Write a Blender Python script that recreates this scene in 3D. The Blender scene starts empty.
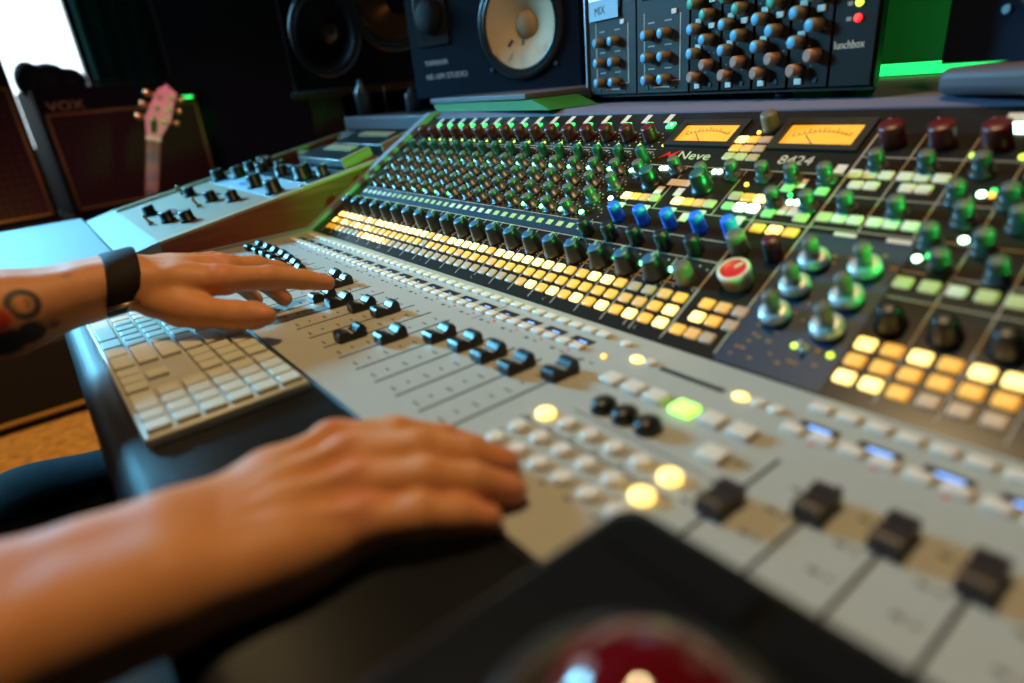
import bpy, bmesh, math, random
import numpy as np
from mathutils import Vector, Matrix
random.seed(7)
U = 0.033                      # one console channel is 33 mm wide; all lengths below are in channel widths
TH = 0.5167                    # tilt of the upper console panel
YB = 1.056                     # where the upper panel starts
sc = bpy.context.scene
COL = sc.collection
W = {}                         # world matrix of every object made

# ------------------------------------------------------------------ materials
def lin(c):
    return tuple(((v / 255) / 12.92 if v / 255 <= .04045 else ((v / 255 + .055) / 1.055) ** 2.4) for v in c)

def mat(name, col, rough=.5, metal=0., emit=None, es=0., noise=0., nscale=40., bump=0., bscale=200., coat=0., spec=.5, trans=0., sss=0.):
    m = bpy.data.materials.new(name); m.use_nodes = True
    nt = m.node_tree; b = nt.nodes['Principled BSDF']
    b.inputs['Base Color'].default_value = (*col, 1); b.inputs['Roughness'].default_value = rough
    b.inputs['Metallic'].default_value = metal; b.inputs['Specular IOR Level'].default_value = spec
    b.inputs['Coat Weight'].default_value = coat; b.inputs['Transmission Weight'].default_value = trans
    if sss:
        b.inputs['Subsurface Weight'].default_value = sss; b.inputs['Subsurface Radius'].default_value = (.008, .003, .0015)
        b.inputs['Subsurface Scale'].default_value = .6
    if emit:
        b.inputs['Emission Color'].default_value = (*emit, 1); b.inputs['Emission Strength'].default_value = es
    if noise or bump:
        tc = nt.nodes.new('ShaderNodeTexCoord')
        if noise:
            n = nt.nodes.new('ShaderNodeTexNoise'); n.inputs['Scale'].default_value = nscale; n.inputs['Detail'].default_value = 4
            nt.links.new(tc.outputs['Object'], n.inputs['Vector'])
            mx = nt.nodes.new('ShaderNodeMix'); mx.data_type = 'RGBA'
            mx.inputs['A'].default_value = (*[v * (1 - noise) for v in col], 1); mx.inputs['B'].default_value = (*[min(1, v * (1 + noise)) for v in col], 1)
            nt.links.new(n.outputs['Fac'], mx.inputs['Factor']); nt.links.new(mx.outputs['Result'], b.inputs['Base Color'])
        if bump:
            n2 = nt.nodes.new('ShaderNodeTexNoise'); n2.inputs['Scale'].default_value = bscale; n2.inputs['Detail'].default_value = 3
            nt.links.new(tc.outputs['Object'], n2.inputs['Vector'])
            bp = nt.nodes.new('ShaderNodeBump'); bp.inputs['Strength'].default_value = bump; bp.inputs['Distance'].default_value = .002
            nt.links.new(n2.outputs['Fac'], bp.inputs['Height']); nt.links.new(bp.outputs['Normal'], b.inputs['Normal'])
    return m

def wood(name, c1, c2, rough=.5, axis='Y', scale=14.):
    m = mat(name, c1, rough, spec=.2); nt = m.node_tree; b = nt.nodes['Principled BSDF']
    tc = nt.nodes.new('ShaderNodeTexCoord'); mp = nt.nodes.new('ShaderNodeMapping')
    sc_ = [scale * 3] * 3; sc_['XYZ'.index(axis)] = scale * .25
    mp.inputs['Scale'].default_value = sc_
    n = nt.nodes.new('ShaderNodeTexNoise'); n.inputs['Scale'].default_value = 1.6; n.inputs['Detail'].default_value = 6; n.inputs['Distortion'].default_value = .6
    r = nt.nodes.new('ShaderNodeValToRGB'); r.color_ramp.elements[0].position = .33; r.color_ramp.elements[1].position = .68
    r.color_ramp.elements[0].color = (*c1, 1); r.color_ramp.elements[1].color = (*c2, 1)
    nt.links.new(tc.outputs['Object'], mp.inputs['Vector']); nt.links.new(mp.outputs[0], n.inputs['Vector'])
    nt.links.new(n.outputs['Fac'], r.inputs['Fac']); nt.links.new(r.outputs[0], b.inputs['Base Color'])
    return m

def diamond_cloth(name, c1, c2, scale):
    m = mat(name, c1, .85); nt = m.node_tree; b = nt.nodes['Principled BSDF']
    tc = nt.nodes.new('ShaderNodeTexCoord'); mp = nt.nodes.new('ShaderNodeMapping')
    mp.inputs['Rotation'].default_value = (0, 0, math.pi / 4); mp.inputs['Scale'].default_value = (scale, scale, .01)
    ck = nt.nodes.new('ShaderNodeTexChecker'); ck.inputs['Scale'].default_value = 1
    ck.inputs['Color1'].default_value = (*c1, 1); ck.inputs['Color2'].default_value = (*c2, 1)
    nt.links.new(tc.outputs['Object'], mp.inputs['Vector']); nt.links.new(mp.outputs[0], ck.inputs['Vector'])
    nt.links.new(ck.outputs['Color'], b.inputs['Base Color'])
    return m

M = dict(
    panel=mat('pale_enamel', (.41, .40, .355), .36, noise=.05, nscale=60, bump=.05, bscale=900),
    upper=mat('charcoal_enamel', (.018, .015, .013), .27, noise=.08, nscale=50, spec=.26),
    upper_edge=mat('dark_trim', (.02, .019, .018), .4),
    eqblue=mat('navy_enamel', (.010, .03, .060), .45, spec=.35),
    ledge=mat('grey_lavender_paint', (.125, .125, .195), .6, noise=.05),
    cheek=mat('grey_metal', (.25, .25, .29), .42, noise=.05),
    leather=mat('black_leather', (.011, .011, .013), .5, bump=.25, bscale=420, spec=.22),
    body=mat('console_black', (.018, .018, .02), .5),
    knob=mat('grey_plastic', (.055, .055, .050), .34),
    cap=mat('pale_grey_cap', (.10, .085, .07), .5),
    tealcap=mat('teal_cap', (.02, .085, .10), .35),
    tealknob=mat('teal_plastic', (.02, .05, .05), .33),
    red=mat('oxblood_plastic', (.10, .005, .009), .36),
    bluecap=mat('blue_cap', (.035, .11, .22), .35),
    blackp=mat('black_plastic', (.010, .010, .010), .36),
    brownp=mat('dark_brown_plastic', (.045, .028, .022), .38),
    blue=mat('bright_blue_plastic', (.010, .14, .85), .4), rimg=mat('gunmetal_rim', (.16, .14, .13), .22, .8),
    redtop=mat('bright_red_top', (.75, .012, .012), .4),
    rim=mat('ivory_rim', (.72, .60, .48), .4), knobside=mat('tan_knob_side', (.34, .23, .12), .4),
    silver=mat('brushed_silver', (.66, .68, .70), .42, .55),
    white=mat('silkscreen_white', (.55, .50, .44), .6),
    faint=mat('silkscreen_grey', (.34, .27, .20), .6),
    orange=mat('silkscreen_orange', (.26, .12, .03), .6),
    dark=mat('silkscreen_dark', (.06, .055, .05), .6),
    cream=mat('cream_plastic', (.76, .64, .53), .45),
    creamlight=mat('ivory_plastic', (.74, .65, .55), .42),
    creamgreen=mat('greenish_button', (.42, .42, .22), .4, emit=(.45, .5, .12), es=.22),
    greenb=mat('pale_green_button', (.25, .5, .2), .4, emit=(.15, .6, .15), es=.35),
    off=mat('tan_button', (.50, .33, .22), .38, emit=(.8, .35, .12), es=.05),
    mid=mat('amber_button_lit', (.75, .40, .09), .4, emit=(1., .41, .02), es=.56),
    dim=mat('dull_amber_button', (.65, .36, .13), .4, emit=(1., .42, .08), es=.32),
    lit=mat('bright_button_lit', (.9, .75, .35), .4, emit=(1., .66, .16), es=2.1),
    litgreen=mat('green_button_lit', (.3, .9, .3), .4, emit=(.42, 1., .08), es=1.7),
    led_g=mat('green_led', (.2, .9, .4), .3, emit=(.12, 1., .32), es=9.),
    led_gs=mat('soft_green_led', (.1, .7, .2), .3, emit=(.03, .9, .14), es=2.4),
    led_w=mat('mint_led', (.7, 1., .8), .3, emit=(.55, 1., .68), es=7.),
    led_y=mat('lime_led', (.7, .8, .1), .3, emit=(.55, .85, .05), es=2.2),
    led_o=mat('orange_led', (.9, .6, .1), .3, emit=(1., .5, .06), es=2.6),
    led_r=mat('red_led', (.9, .1, .1), .3, emit=(1., .02, .015), es=2.2),
    vu=mat('meter_face', (.6, .3, .04), .5, emit=(1., .40, .02), es=.72),
    screen=mat('black_display_glass', (.01, .01, .015), .3),
    scrlit=mat('display_text_lit', (.2, .4, .9), .3, emit=(.20, .42, 1.), es=1.3),
    slot=mat('slot_black', (.008, .008, .008), .7),
    alu=mat('keyboard_aluminium', (.50, .48, .42), .42, .2),
    key=mat('keyboard_key_white', (.56, .54, .44), .42),
    woodd=wood('walnut', (.15, .030, .009), (.24, .060, .020)),
    woodl=wood('pale_birch', (.30, .17, .075), (.42, .26, .12)),
    woodred=wood('brown_stand_wood', (.05, .022, .014), (.085, .038, .022)),
    lam=mat('pale_laminate', (.17, .19, .205), .6),
    plate=mat('grey_faceplate', (.28, .165, .10), .6, 0., spec=.25),
    plateb=mat('white_faceplate', (.27, .30, .34), .55, 0.),
    platet=mat('teal_black_faceplate', (.02, .03, .032), .35),
    tolex=mat('black_vinyl', (.012, .012, .014), .8, bump=.4, bscale=300, spec=.2),
    gold=mat('gold_piping', (.42, .26, .06), .45),
    goldm=mat('gold_metal', (.72, .48, .18), .3, 1.),
    cloth=diamond_cloth('diamond_grille_cloth', (.062, .022, .019), (.036, .015, .013), 52),
    spk=mat('speaker_black', (.009, .008, .010), .55, noise=.12, nscale=80, spec=.1),
    spk_navy=mat('speaker_dark_veneer', (.008, .011, .024), .55, noise=.1, nscale=30, spec=.06),
    cone=mat('cream_cone_paper', (.78, .62, .40), .7, noise=.06, nscale=90),
    dome=mat('tan_dust_cap', (.50, .36, .20), .6),
    rubber=mat('rubber_surround', (.022, .021, .022), .26),
    grille=mat('tweeter_mesh', (.012, .012, .013), .6, 0., spec=.12, bump=.5, bscale=900),
    copper=mat('copper_cone', (.20, .10, .05), .28, .7),
    letter=mat('lettering_grey', (.62, .60, .60), .5),
    letterg=mat('lettering_gold', (.50, .36, .16), .5, .2),
    letterw=mat('lettering_tan', (.58, .48, .36), .5),
    wedgeglow=mat('green_lit_wedge', (.015, .17, .015), .6),  # green LED light on the wedge is put into its colour
    shelf=mat('mauve_grey_shelf', (.08, .065, .08), .55),
    pink=mat('pink_lacquer', (.68, .34, .38), .22, coat=.4),
    nut=mat('bone_nut', (.75, .70, .62), .5),
    fret=wood('rosewood', (.16, .07, .035), (.26, .12, .06)),
    inlay=mat('dark_inlay', (.02, .02, .025), .4),
    mod=mat('module_grey', (.024, .022, .022), .5, 0., spec=.15),
    modd=mat('module_dark', (.012, .010, .009), .5, spec=.1),
    modknob=mat('tan_grey_knob', (.20, .155, .10), .38),
    modcap=mat('sky_blue_cap', (.08, .36, .62), .4),
    modgreen=mat('green_cap', (.03, .34, .22), .4),
    modpink=mat('dusty_pink_knob', (.34, .19, .14), .38),
    paper=mat('pale_blue_note', (.35, .60, .78), .7),
    ink=mat('ink', (.03, .03, .05), .7),
    lcd=mat('lit_lcd', (.5, .7, .9), .3, emit=(.35, .6, 1.), es=1.1),
    curtain=mat('teal_curtain', (.02, .12, .10), .95, spec=.1),
    wall=mat('dark_wall_paint', (.035, .04, .045), .8, noise=.15, nscale=8),
    wallb=mat('rear_wall_paint', (.05, .10, .05), .8, noise=.08, nscale=8),
    ceil=mat('ceiling_paint', (.12, .11, .10), .9),
    wooden_floor=wood('floor_boards', (.06, .032, .016), (.11, .06, .03), axis='X', scale=4),
    rug=mat('ochre_rug', (.30, .17, .045), .95, noise=.98, nscale=32, bump=.5, bscale=90),
    gobo=mat('black_acoustic_cloth', (.012, .022, .032), .95),
    steel=mat('dull_steel', (.25, .28, .32), .35, .9),
    window=mat('sky_glow_glass', (.8, .9, 1.), .2, emit=(.78, .93, 1.), es=2.6),
    trimw=mat('dark_window_frame', (.03, .03, .035), .5),
    jean=mat('dark_denim', (.007, .008, .012), .9, bump=.3, bscale=500, spec=.1),
    shirt=mat('black_cotton', (.015, .015, .017), .9),
    hair=mat('brown_hair', (.035, .02, .012), .7),
    strap=mat('dark_brown_strap', (.018, .010, .007), .7, bump=.2, bscale=600, spec=.12),
    buckle=mat('bronze_buckle', (.35, .22, .11), .3, .9),
    tball=mat('ruby_ball', (.11, .002, .005), .06, coat=1.),
    tbody=mat('trackball_black', (.008, .008, .009), .22, spec=.3),
    tring=mat('trackball_grey_ring', (.020, .019, .019), .3),
    seat=mat('seat_vinyl', (.03, .025, .024), .5),
    strip=mat('green_strip_glow', (.05, .6, .2), .4, emit=(.01, 1., .16), es=1.6),
    bottle=mat('smoky_blue_plastic', (.06, .10, .14), .25),
    bag=mat('black_nylon', (.012, .012, .014), .7, bump=.5, bscale=120),
)

# ------------------------------------------------------------------ mesh builder (coordinates in channel widths)
class MB:
    def __init__(s): s.bm = bmesh.new(); s.mats = []
    def mi(s, m):
        m = M[m] if isinstance(m, str) else m
        if m not in s.mats: s.mats.append(m)
        return s.mats.index(m)
    def _fin(s, faces, m, smooth):
        k = s.mi(m)
        for f in faces: f.material_index = k; f.smooth = smooth
    def box(s, lo, hi, m, X=None, bev=0., seg=2):
        vs = [s.bm.verts.new((lo[0] if i & 1 == 0 else hi[0], lo[1] if i & 2 == 0 else hi[1], lo[2] if i & 4 == 0 else hi[2])) for i in range(8)]
        fs = [s.bm.faces.new([vs[j] for j in q]) for q in ((0, 2, 3, 1), (4, 5, 7, 6), (0, 1, 5, 4), (2, 6, 7, 3), (0, 4, 6, 2), (1, 3, 7, 5))]
        s._fin(fs, m, False)
        allv = vs
        if bev:
            es = {e for f in fs for e in f.edges}
            r = bmesh.ops.bevel(s.bm, geom=list(es), offset=bev, segments=seg, affect='EDGES', profile=.5)
            k = s.mi(m)
            for f in r['faces']: f.material_index = k; f.smooth = True
            allv = list({v for f in s.bm.faces if f.is_valid and f.material_index == k for v in f.verts if v in set(r['verts'])} | {v for v in vs if v.is_valid})
        if X is not None: bmesh.ops.transform(s.bm, matrix=X, verts=[v for v in allv if v.is_valid])
        return s
    def lathe(s, prof, m, X=None, n=20, smooth=True, cap=True, sx=1., sy=1.):
        """prof: list of (radius, z) or (radius, z, material)"""
        X = X or Matrix(); rings = []
        for p in prof:
            rings.append([s.bm.verts.new(X @ Vector((p[0] * sx * math.cos(2 * math.pi * i / n), p[0] * sy * math.sin(2 * math.pi * i / n), p[1]))) for i in range(n)])
        for k in range(len(rings) - 1):
            mm = prof[k + 1][2] if len(prof[k + 1]) > 2 else m
            fs = [s.bm.faces.new((rings[k][i], rings[k][(i + 1) % n], rings[k + 1][(i + 1) % n], rings[k + 1][i])) for i in range(n)]
            s._fin(fs, mm, smooth)
        if cap:
            mm = prof[-1][2] if len(prof[-1]) > 2 else m
            s._fin([s.bm.faces.new(rings[-1])], mm, False); s._fin([s.bm.faces.new(rings[0][::-1])], m, False)
        return s
    def prism(s, pts, a, b, m, axis=0, smooth=False, X=None):
        """polygon pts in the two other axes, extruded along axis from a to b"""
        def P(p, t):
            q = [p[0], p[1]]; q.insert(axis, t); v = Vector(q); return X @ v if X is not None else v
        A = [s.bm.verts.new(P(p, a)) for p in pts]; B = [s.bm.verts.new(P(p, b)) for p in pts]; n = len(pts)
        fs = [s.bm.faces.new((A[i], A[(i + 1) % n], B[(i + 1) % n], B[i])) for i in range(n)]
        s._fin(fs, m, smooth)
        s._fin([s.bm.faces.new(A[::-1]), s.bm.faces.new(B)], m, False)
        return s
    def tube(s, pts, r, m, n=10, cap=True):
        pts = [Vector(p) for p in pts]; rr = r if isinstance(r, (list, tuple)) else [r] * len(pts); rings = []
        up = Vector((0, 0, 1))
        for i, p in enumerate(pts):
            t = (pts[min(i + 1, len(pts) - 1)] - pts[max(i - 1, 0)]).normalized()
            a = t.cross(up)
            if a.length < .05: a = t.cross(Vector((0, 1, 0)))
            a.normalize(); b = a.cross(t)
            rings.append([s.bm.verts.new(p + rr[i] * (a * math.cos(2 * math.pi * k / n) + b * math.sin(2 * math.pi * k / n))) for k in range(n)])
        for k in range(len(rings) - 1):
            s._fin([s.bm.faces.new((rings[k][i], rings[k][(i + 1) % n], rings[k + 1][(i + 1) % n], rings[k + 1][i])) for i in range(n)], m, True)
        if cap: s._fin([s.bm.faces.new(rings[0][::-1]), s.bm.faces.new(rings[-1])], m, False)
        return s
    def ball(s, c, r, m, X=None, n=20):
        rx = r if isinstance(r, (tuple, list)) else (r, r, r)
        T = Matrix.Translation(c) @ Matrix.Diagonal((*rx, 1))
        if X is not None: T = X @ T
        g = bmesh.ops.create_uvsphere(s.bm, u_segments=n, v_segments=n // 2, radius=1, matrix=T)
        s._fin(list({f for v in g['verts'] for f in v.link_faces}), m, True)
        return s
    def mesh(s, name):
        bmesh.ops.recalc_face_normals(s.bm, faces=s.bm.faces)
        bmesh.ops.scale(s.bm, vec=(U, U, U), verts=s.bm.verts)
        me = bpy.data.meshes.new(name); s.bm.to_mesh(me); s.bm.free()
        for m in s.mats: me.materials.append(m)
        return me

def T(x, y, z): return Matrix.Translation((x, y, z))
def RX(a): return Matrix.Rotation(a, 4, 'X')
def RY(a): return Matrix.Rotation(a, 4, 'Y')
def RZ(a): return Matrix.Rotation(a, 4, 'Z')
def S_(m):                     # a matrix in channel widths -> metres
    m = m.copy(); m.translation = m.translation * U; return m

def add(name, me, parent=None, X=None, label=None, cat=None, group=None, kind=None):
    o = bpy.data.objects.new(name, me if not isinstance(me, MB) else me.mesh(name))
    COL.objects.link(o)
    w = S_(X) if X is not None else Matrix()
    W[o.name] = w
    if parent is not None:
        o.parent = parent; o.matrix_basis = W[parent.name].inverted() @ w
    else: o.matrix_basis = w
    if label: o['label'] = label
    if cat: o['category'] = cat
    if group: o['group'] = group
    if kind: o['kind'] = kind
    return o
def thing(name, X, label, cat, group=None): return add(name, None, None, X, label, cat, group)

FONT = None
def text(name, s, size, m, X, parent, ext=.012, align='LEFT', shear=0., sx=1.):
    cu = bpy.data.curves.new(name, 'FONT'); cu.body = s; cu.size = size; cu.extrude = ext; cu.align_x = align; cu.shear = shear; cu.resolution_u = 3
    to = bpy.data.objects.new('lettering_source', cu); COL.objects.link(to)
    bpy.context.view_layer.update()
    dg = bpy.context.evaluated_depsgraph_get()
    me = bpy.data.meshes.new_from_object(to.evaluated_get(dg))
    bpy.data.objects.remove(to)
    me.transform(Matrix.Diagonal((U * sx, U, U, 1))); me.materials.clear(); me.materials.append(M[m])
    return add(name, me, parent, X)

def BX(x, r, h=0.): return T(x, YB, 0) @ RX(TH) @ T(0, r, h)       # a frame on the tilted upper panel
def AX(x, y, h=0.): return T(x, y, h)

# ------------------------------------------------------------------ camera
cam = bpy.data.cameras.new('camera'); camo = bpy.data.objects.new('camera', cam); COL.objects.link(camo); sc.camera = camo
CR = Matrix(((.618442391, -.256874868, .742660293), (.780709011, .308558664, -.543401317), (-.089568126, .915863993, .391370282)))
camo.matrix_world = Matrix.Translation(Vector((30.3193, -9.7324, 6.155)) * U) @ CR.to_4x4()
cam.sensor_width = 36; cam.lens = 36 * 617.72 / 1024; cam.clip_start = .01; cam.clip_end = 50
cam.dof.use_dof = True; cam.dof.focus_distance = 22 * U; cam.dof.aperture_fstop = 2.2

# ------------------------------------------------------------------ room
def struct(name, mb, X=None):
    return add(name, mb, None, X, kind='structure')
FL = -24.
XL, XR, YF, YK, ZC = -91., 75., -75., 34., 58.
struct('floor', MB().box((XL, YF, FL - .6), (XR, YK, FL), 'wooden_floor'))
struct('ceiling', MB().box((XL, YF, ZC), (XR, YK, ZC + .6), 'ceil'))
struct('wall_back', MB().box((XL, YK, FL), (XR, YK + 2, ZC), 'wallb'))
struct('wall_front', MB().box((XL, YF - 2, FL), (XR, YF, ZC), 'wall'))
struct('wall_right', MB().box((XR, YF, FL), (XR + 2, YK, ZC), 'wall'))
WY0, WY1, WZ0, WZ1 = -46., 3.8, 2., 52.
wl = MB()
wl.box((XL - 3, YF, FL), (XL, WY0, ZC), 'wall').box((XL - 3, WY1, FL), (XL, YK, ZC), 'wall')
wl.box((XL - 3, WY0, FL), (XL, WY1, WZ0), 'wall').box((XL - 3, WY0, WZ1), (XL, WY1, ZC), 'wall')
struct('wall_left', wl)
wf = MB()
for a, b in (((XL - 2, WY0, WZ0), (XL + .2, WY0 + .8, WZ1)), ((XL - 2, WY1 - .5, WZ0), (XL + .2, WY1, WZ1)), ((XL - 2, WY0, WZ0), (XL + .2, WY1, WZ0 + .8)), ((XL - 2, WY0, WZ1 - .8), (XL + .2, WY1, WZ1))):
    wf.box(a, b, 'trimw')
win = struct('window_1', wf)
add('pane', MB().box((XL - 2.4, WY0, WZ0), (XL - 2.2, WY1, WZ1), 'window'), win)
# curtain beside the window
cu = MB(); pts = []
for i in range(61):
    t = i / 60; pts.append((XL + .9 + .35 * math.sin(t * 24), 4.3 + 9.5 * t))
cu.prism(pts + [(x - .25, y) for x, y in pts[::-1]], -6, 40, 'curtain', axis=2, smooth=True)
add('curtain', cu, None, None, 'dark teal curtain hanging beside the bright window', 'curtain')

# ------------------------------------------------------------------ mixing console
CX0, CX1 = -.5, 35.
con = thing('mixing_console', T(15, 0, FL), 'large mixing console with pale fader panel, dark tilted knob panel and lit buttons', 'mixing console')
ct, st = math.cos(TH), math.sin(TH)
RT = 9.12
yT, zT = YB + RT * ct, RT * st
body = MB()
body.prism([(-5.75, -.12), (YB, -.12), (yT, zT - .2), (24., 4.6), (24., -3), (3, -4.5), (-5.75, -2.5)], CX0, CX1, 'body', axis=0)
add('console_body', body, con)
lg = MB(); lg.prism([(yT - .02, zT - .15), (yT - .02, zT + .04), (yT + .5, 4.72), (24, 4.75), (24, 4.4), (yT, 4.2)], CX0, CX1, 'ledge', axis=0)
add('top_ledge', lg, con)
ck = MB()
prof = [(-10.3, .02), (.95, .12)]
prof += [(YB - .05, .16), (YB + RT * ct - .1, zT + .28), (yT + .5, zT + .3), (yT + .9, zT - .2), (24, zT - .2), (24, -4), (-5.5, -4), (-10.3, -1.5)]
ck.prism(prof, -1.0, -.52, 'cheek', axis=0)
add('end_cheek', ck, con)
ck2 = MB(); ck2.prism(prof, CX1 + .02, CX1 + .5, 'cheek', axis=0); add('end_cheek', ck2, con)
arm = MB(); pr = [(-5.8, -.06)]
for i in range(9):
    a = math.pi / 2 * i / 8; pr.append((-9.55 - .6 * math.sin(a), -.66 + .6 * math.cos(a)))
for i in range(1, 9):
    a = math.pi / 2 * i / 8; pr.append((-9.55 - .6 * math.cos(a), -1.1 - .6 * math.sin(a)))
pr += [(-5.8, -1.7)]
arm.prism(pr, CX0, CX1, 'leather', axis=0, smooth=True)
add('armrest', arm, con)
for x in (1.5, 32.5):
    lgm = MB().box((x - 1.2, -3, FL), (x + 1.2, 18, -3.2), 'body', bev=.15)
    add('pedestal', lgm, con)

# silkscreen
sk = MB(); sk2 = MB()
sk2.box((CX0, -5.72, -.12), (CX1, YB - .01, 0), 'panel'); sk.box((CX0, 0, -.15), (CX1, RT, 0), 'upper', T(0, YB, 0) @ RX(TH))
def bl(x0, r0, x1, r1, w=.035, m='faint'):
    L = math.hypot(x1 - x0, r1 - r0); a = math.atan2(r1 - r0, x1 - x0)
    sk.box((0, -w / 2, -.004), (L, w / 2, .006), m, T(0, YB, 0) @ RX(TH) @ T(x0, r0, 0) @ RZ(a))
def al(x0, y0, x1, y1, w=.05, m='dark'):
    L = math.hypot(x1 - x0, y1 - y0); a = math.atan2(y1 - y0, x1 - x0)
    sk2.box((0, -w / 2, -.004), (L, w / 2, .005), m, T(x0, y0, 0) @ RZ(a))
for i in range(0, 22): bl(i + .42, .15, i + .42, 3.5)
for r in (.25 + 1.6, 2.78, 3.5): bl(.4, r, 21.4, r)
for r in (4.42, 6.36): bl(16.6, r, 22.9, r)
for x in (18.1, 20.15, 21.4): bl(x, 3.5 if x > 21 else 4.42, x, 6.36)
bl(21.45, .3, 21.45, 4.4); bl(22.92, .2, 22.92, 8.7, .05); bl(20.2, .2, 20.2, 2.7)
for x in (24.05, 25.2): bl(x, 4.45, x, 8.7)
bl(22.95, 4.45, 30, 4.45); bl(22.95, 5.6, 30, 5.6); bl(22.95, 7.1, 30, 7.1); bl(25.4, 3.5, 32, 3.5); bl(25.4, 2.75, 32, 2.75)
for k in range(7): bl(26.3 + k, .2, 26.3 + k, 8.7)
for i in range(1, 17):                     # tick dots round the knobs and dashes for tiny legends
    for (dx, r, rad) in ((-.25, 7.6, .42), (.2, 6.6, .32), (.62, 5.9, .32), (.05, 5.2, .32), (.6, 4.5, .32), (.08, 3.83, .32)):
        for q in range(9):
            a = math.radians(-50 + 280 * q / 8)
            bl(i + dx + rad * math.cos(a) - .024, r + rad * math.sin(a), i + dx + rad * math.cos(a) + .024, r + rad * math.sin(a), .05, 'white' if r > 7 else 'faint')
    for r in (6.98, 7.12): bl(i - .4, r, i + .3, r, .03, 'faint')
for i in range(1, 22):
    for q in range(9):
        a = math.radians(-50 + 280 * q / 8)
        bl(i + .46 * math.cos(a) - .02, 2.12 + .46 * math.sin(a), i + .46 * math.cos(a) + .02, 2.12 + .46 * math.sin(a), .04, 'white')
add('knob_panel', sk, con)
# slot scale dashes on the fader panel
SLOT0, SLOT1 = -4.75, -1.387
slots = list(range(1, 22)); rslots = [26, 27, 28, 29, 30, 31]
for x in slots:
    for j, y in enumerate((-1.6, -2.0, -2.45, -2.9, -3.3, -3.75, -4.2, -4.6)):
        al(x - .46, y, x - .33, y, .05); 
        if j % 2: al(x - .30, y, x - .22, y, .05)
    al(x - .34, -.78, x - .2, -.78, .09); al(x + .0, -.78, x + .12, -.78, .05)
for x in rslots:
    for y in (-1.9, -2.6, -3.3, -4.0): al(x - .5, y, x - .35, y, .07); al(x - .28, y, x - .18, y, .05)
al(16.45, -.9, 16.45, .35, .03)
al(21.7, -3.4, 25.4, -3.42, .05); al(22.3, -2.5, 25.4, -2.55, .03)
eqp = MB().box((22.98, .05, -.01), (25.36, 4.25, .012), 'eqblue')
for _ in range(60):
    x = 23.1 + 2.1 * random.random(); r = .3 + 3.7 * random.random()
    eqp.box((x, r, .008), (x + .06 + .1 * random.random(), r + .07, .016), 'orange')
for k in range(2): eqp.box((23.6 + k * 1.15, 4.24, .008), (24.1 + k * 1.15, 4.36, .02), 'cream')
add('equaliser_plate', eqp, con, T(0, YB, 0) @ RX(TH))

# ---- prototypes of panel parts
def knob_me(name, r, h, m, cap, skirt=0., hm=None, flare=0., ptr=None, sides=20):
    b = MB()
    p = []
    if skirt: p += [(r * 1.18 + skirt, 0), (r * 1.18 + skirt, .06), (r * 1.1, .12)]
    else: p += [(r * 1.08 + flare, 0)]
    p += [(r * 1.02 + flare * .8, h * .2), (r * .97, h * .9), (r * .92, h * .96), (r * .80, h, m), (r * .78, h + .004, cap), (r * .2, h + .012, cap)]
    b.lathe(p, m, n=sides)
    return b.mesh(name)
def ptr_me(name, r, h, m, w=.05):
    b = MB(); b.box((-w / 2, r * .25, h), (w / 2, r * .9, h + .02), m); b.box((-w / 2, r * .93, h * .3), (w / 2, r * 1.04, h * .98), m)
    return b.mesh(name)
K = dict(
    red=(knob_me('gain_knob', .255, .52, 'red', 'red'), None),
    teal=(knob_me('filter_knob', .18, .52, 'tealknob', 'tealcap'), ptr_me('pointer', .18, .525, 'white', .035)),
    eq=(knob_me('equaliser_knob', .185, .52, 'knob', 'cap', .04), None),
    pan=(knob_me('pan_knob', .25, .60, 'blackp', 'bluecap', 0, None, .12), ptr_me('pointer', .26, .61, 'white', .03)),
    aux=(knob_me('blue_knob', .20, .58, 'blue', 'blue'), None),
    black=(knob_me('send_knob', .21, .54, 'blackp', 'blackp'), None),
    bigb=(knob_me('level_knob', .27, .60, 'blackp', 'tealcap', .02), None),
    tan=(knob_me('tan_knob', .24, .58, 'modknob', 'cap'), None),
    bigred=(MB().lathe([(.36, 0), (.36, .34), (.39, .36, 'rim'), (.39, .46, 'rim'), (.37, .48, 'rim'), (.315, .485, 'rim'), (.31, .48, 'redtop'), (.05, .49, 'redtop')], 'knobside', n=28).mesh('monitor_knob'), None),
)
def knob(kind, name, X, ang=None):
    me, pm = K[kind]
    o = add(name, me, con, X)
    if pm: add('pointer', pm, o, X @ RZ(ang if ang is not None else random.uniform(-1.2, 1.2)))
    return o
def button_me(name, w, d, h, m, bev=.05): return MB().box((-w / 2, -d / 2, -.02), (w / 2, d / 2, h), m, bev=bev).mesh(name)

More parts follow.
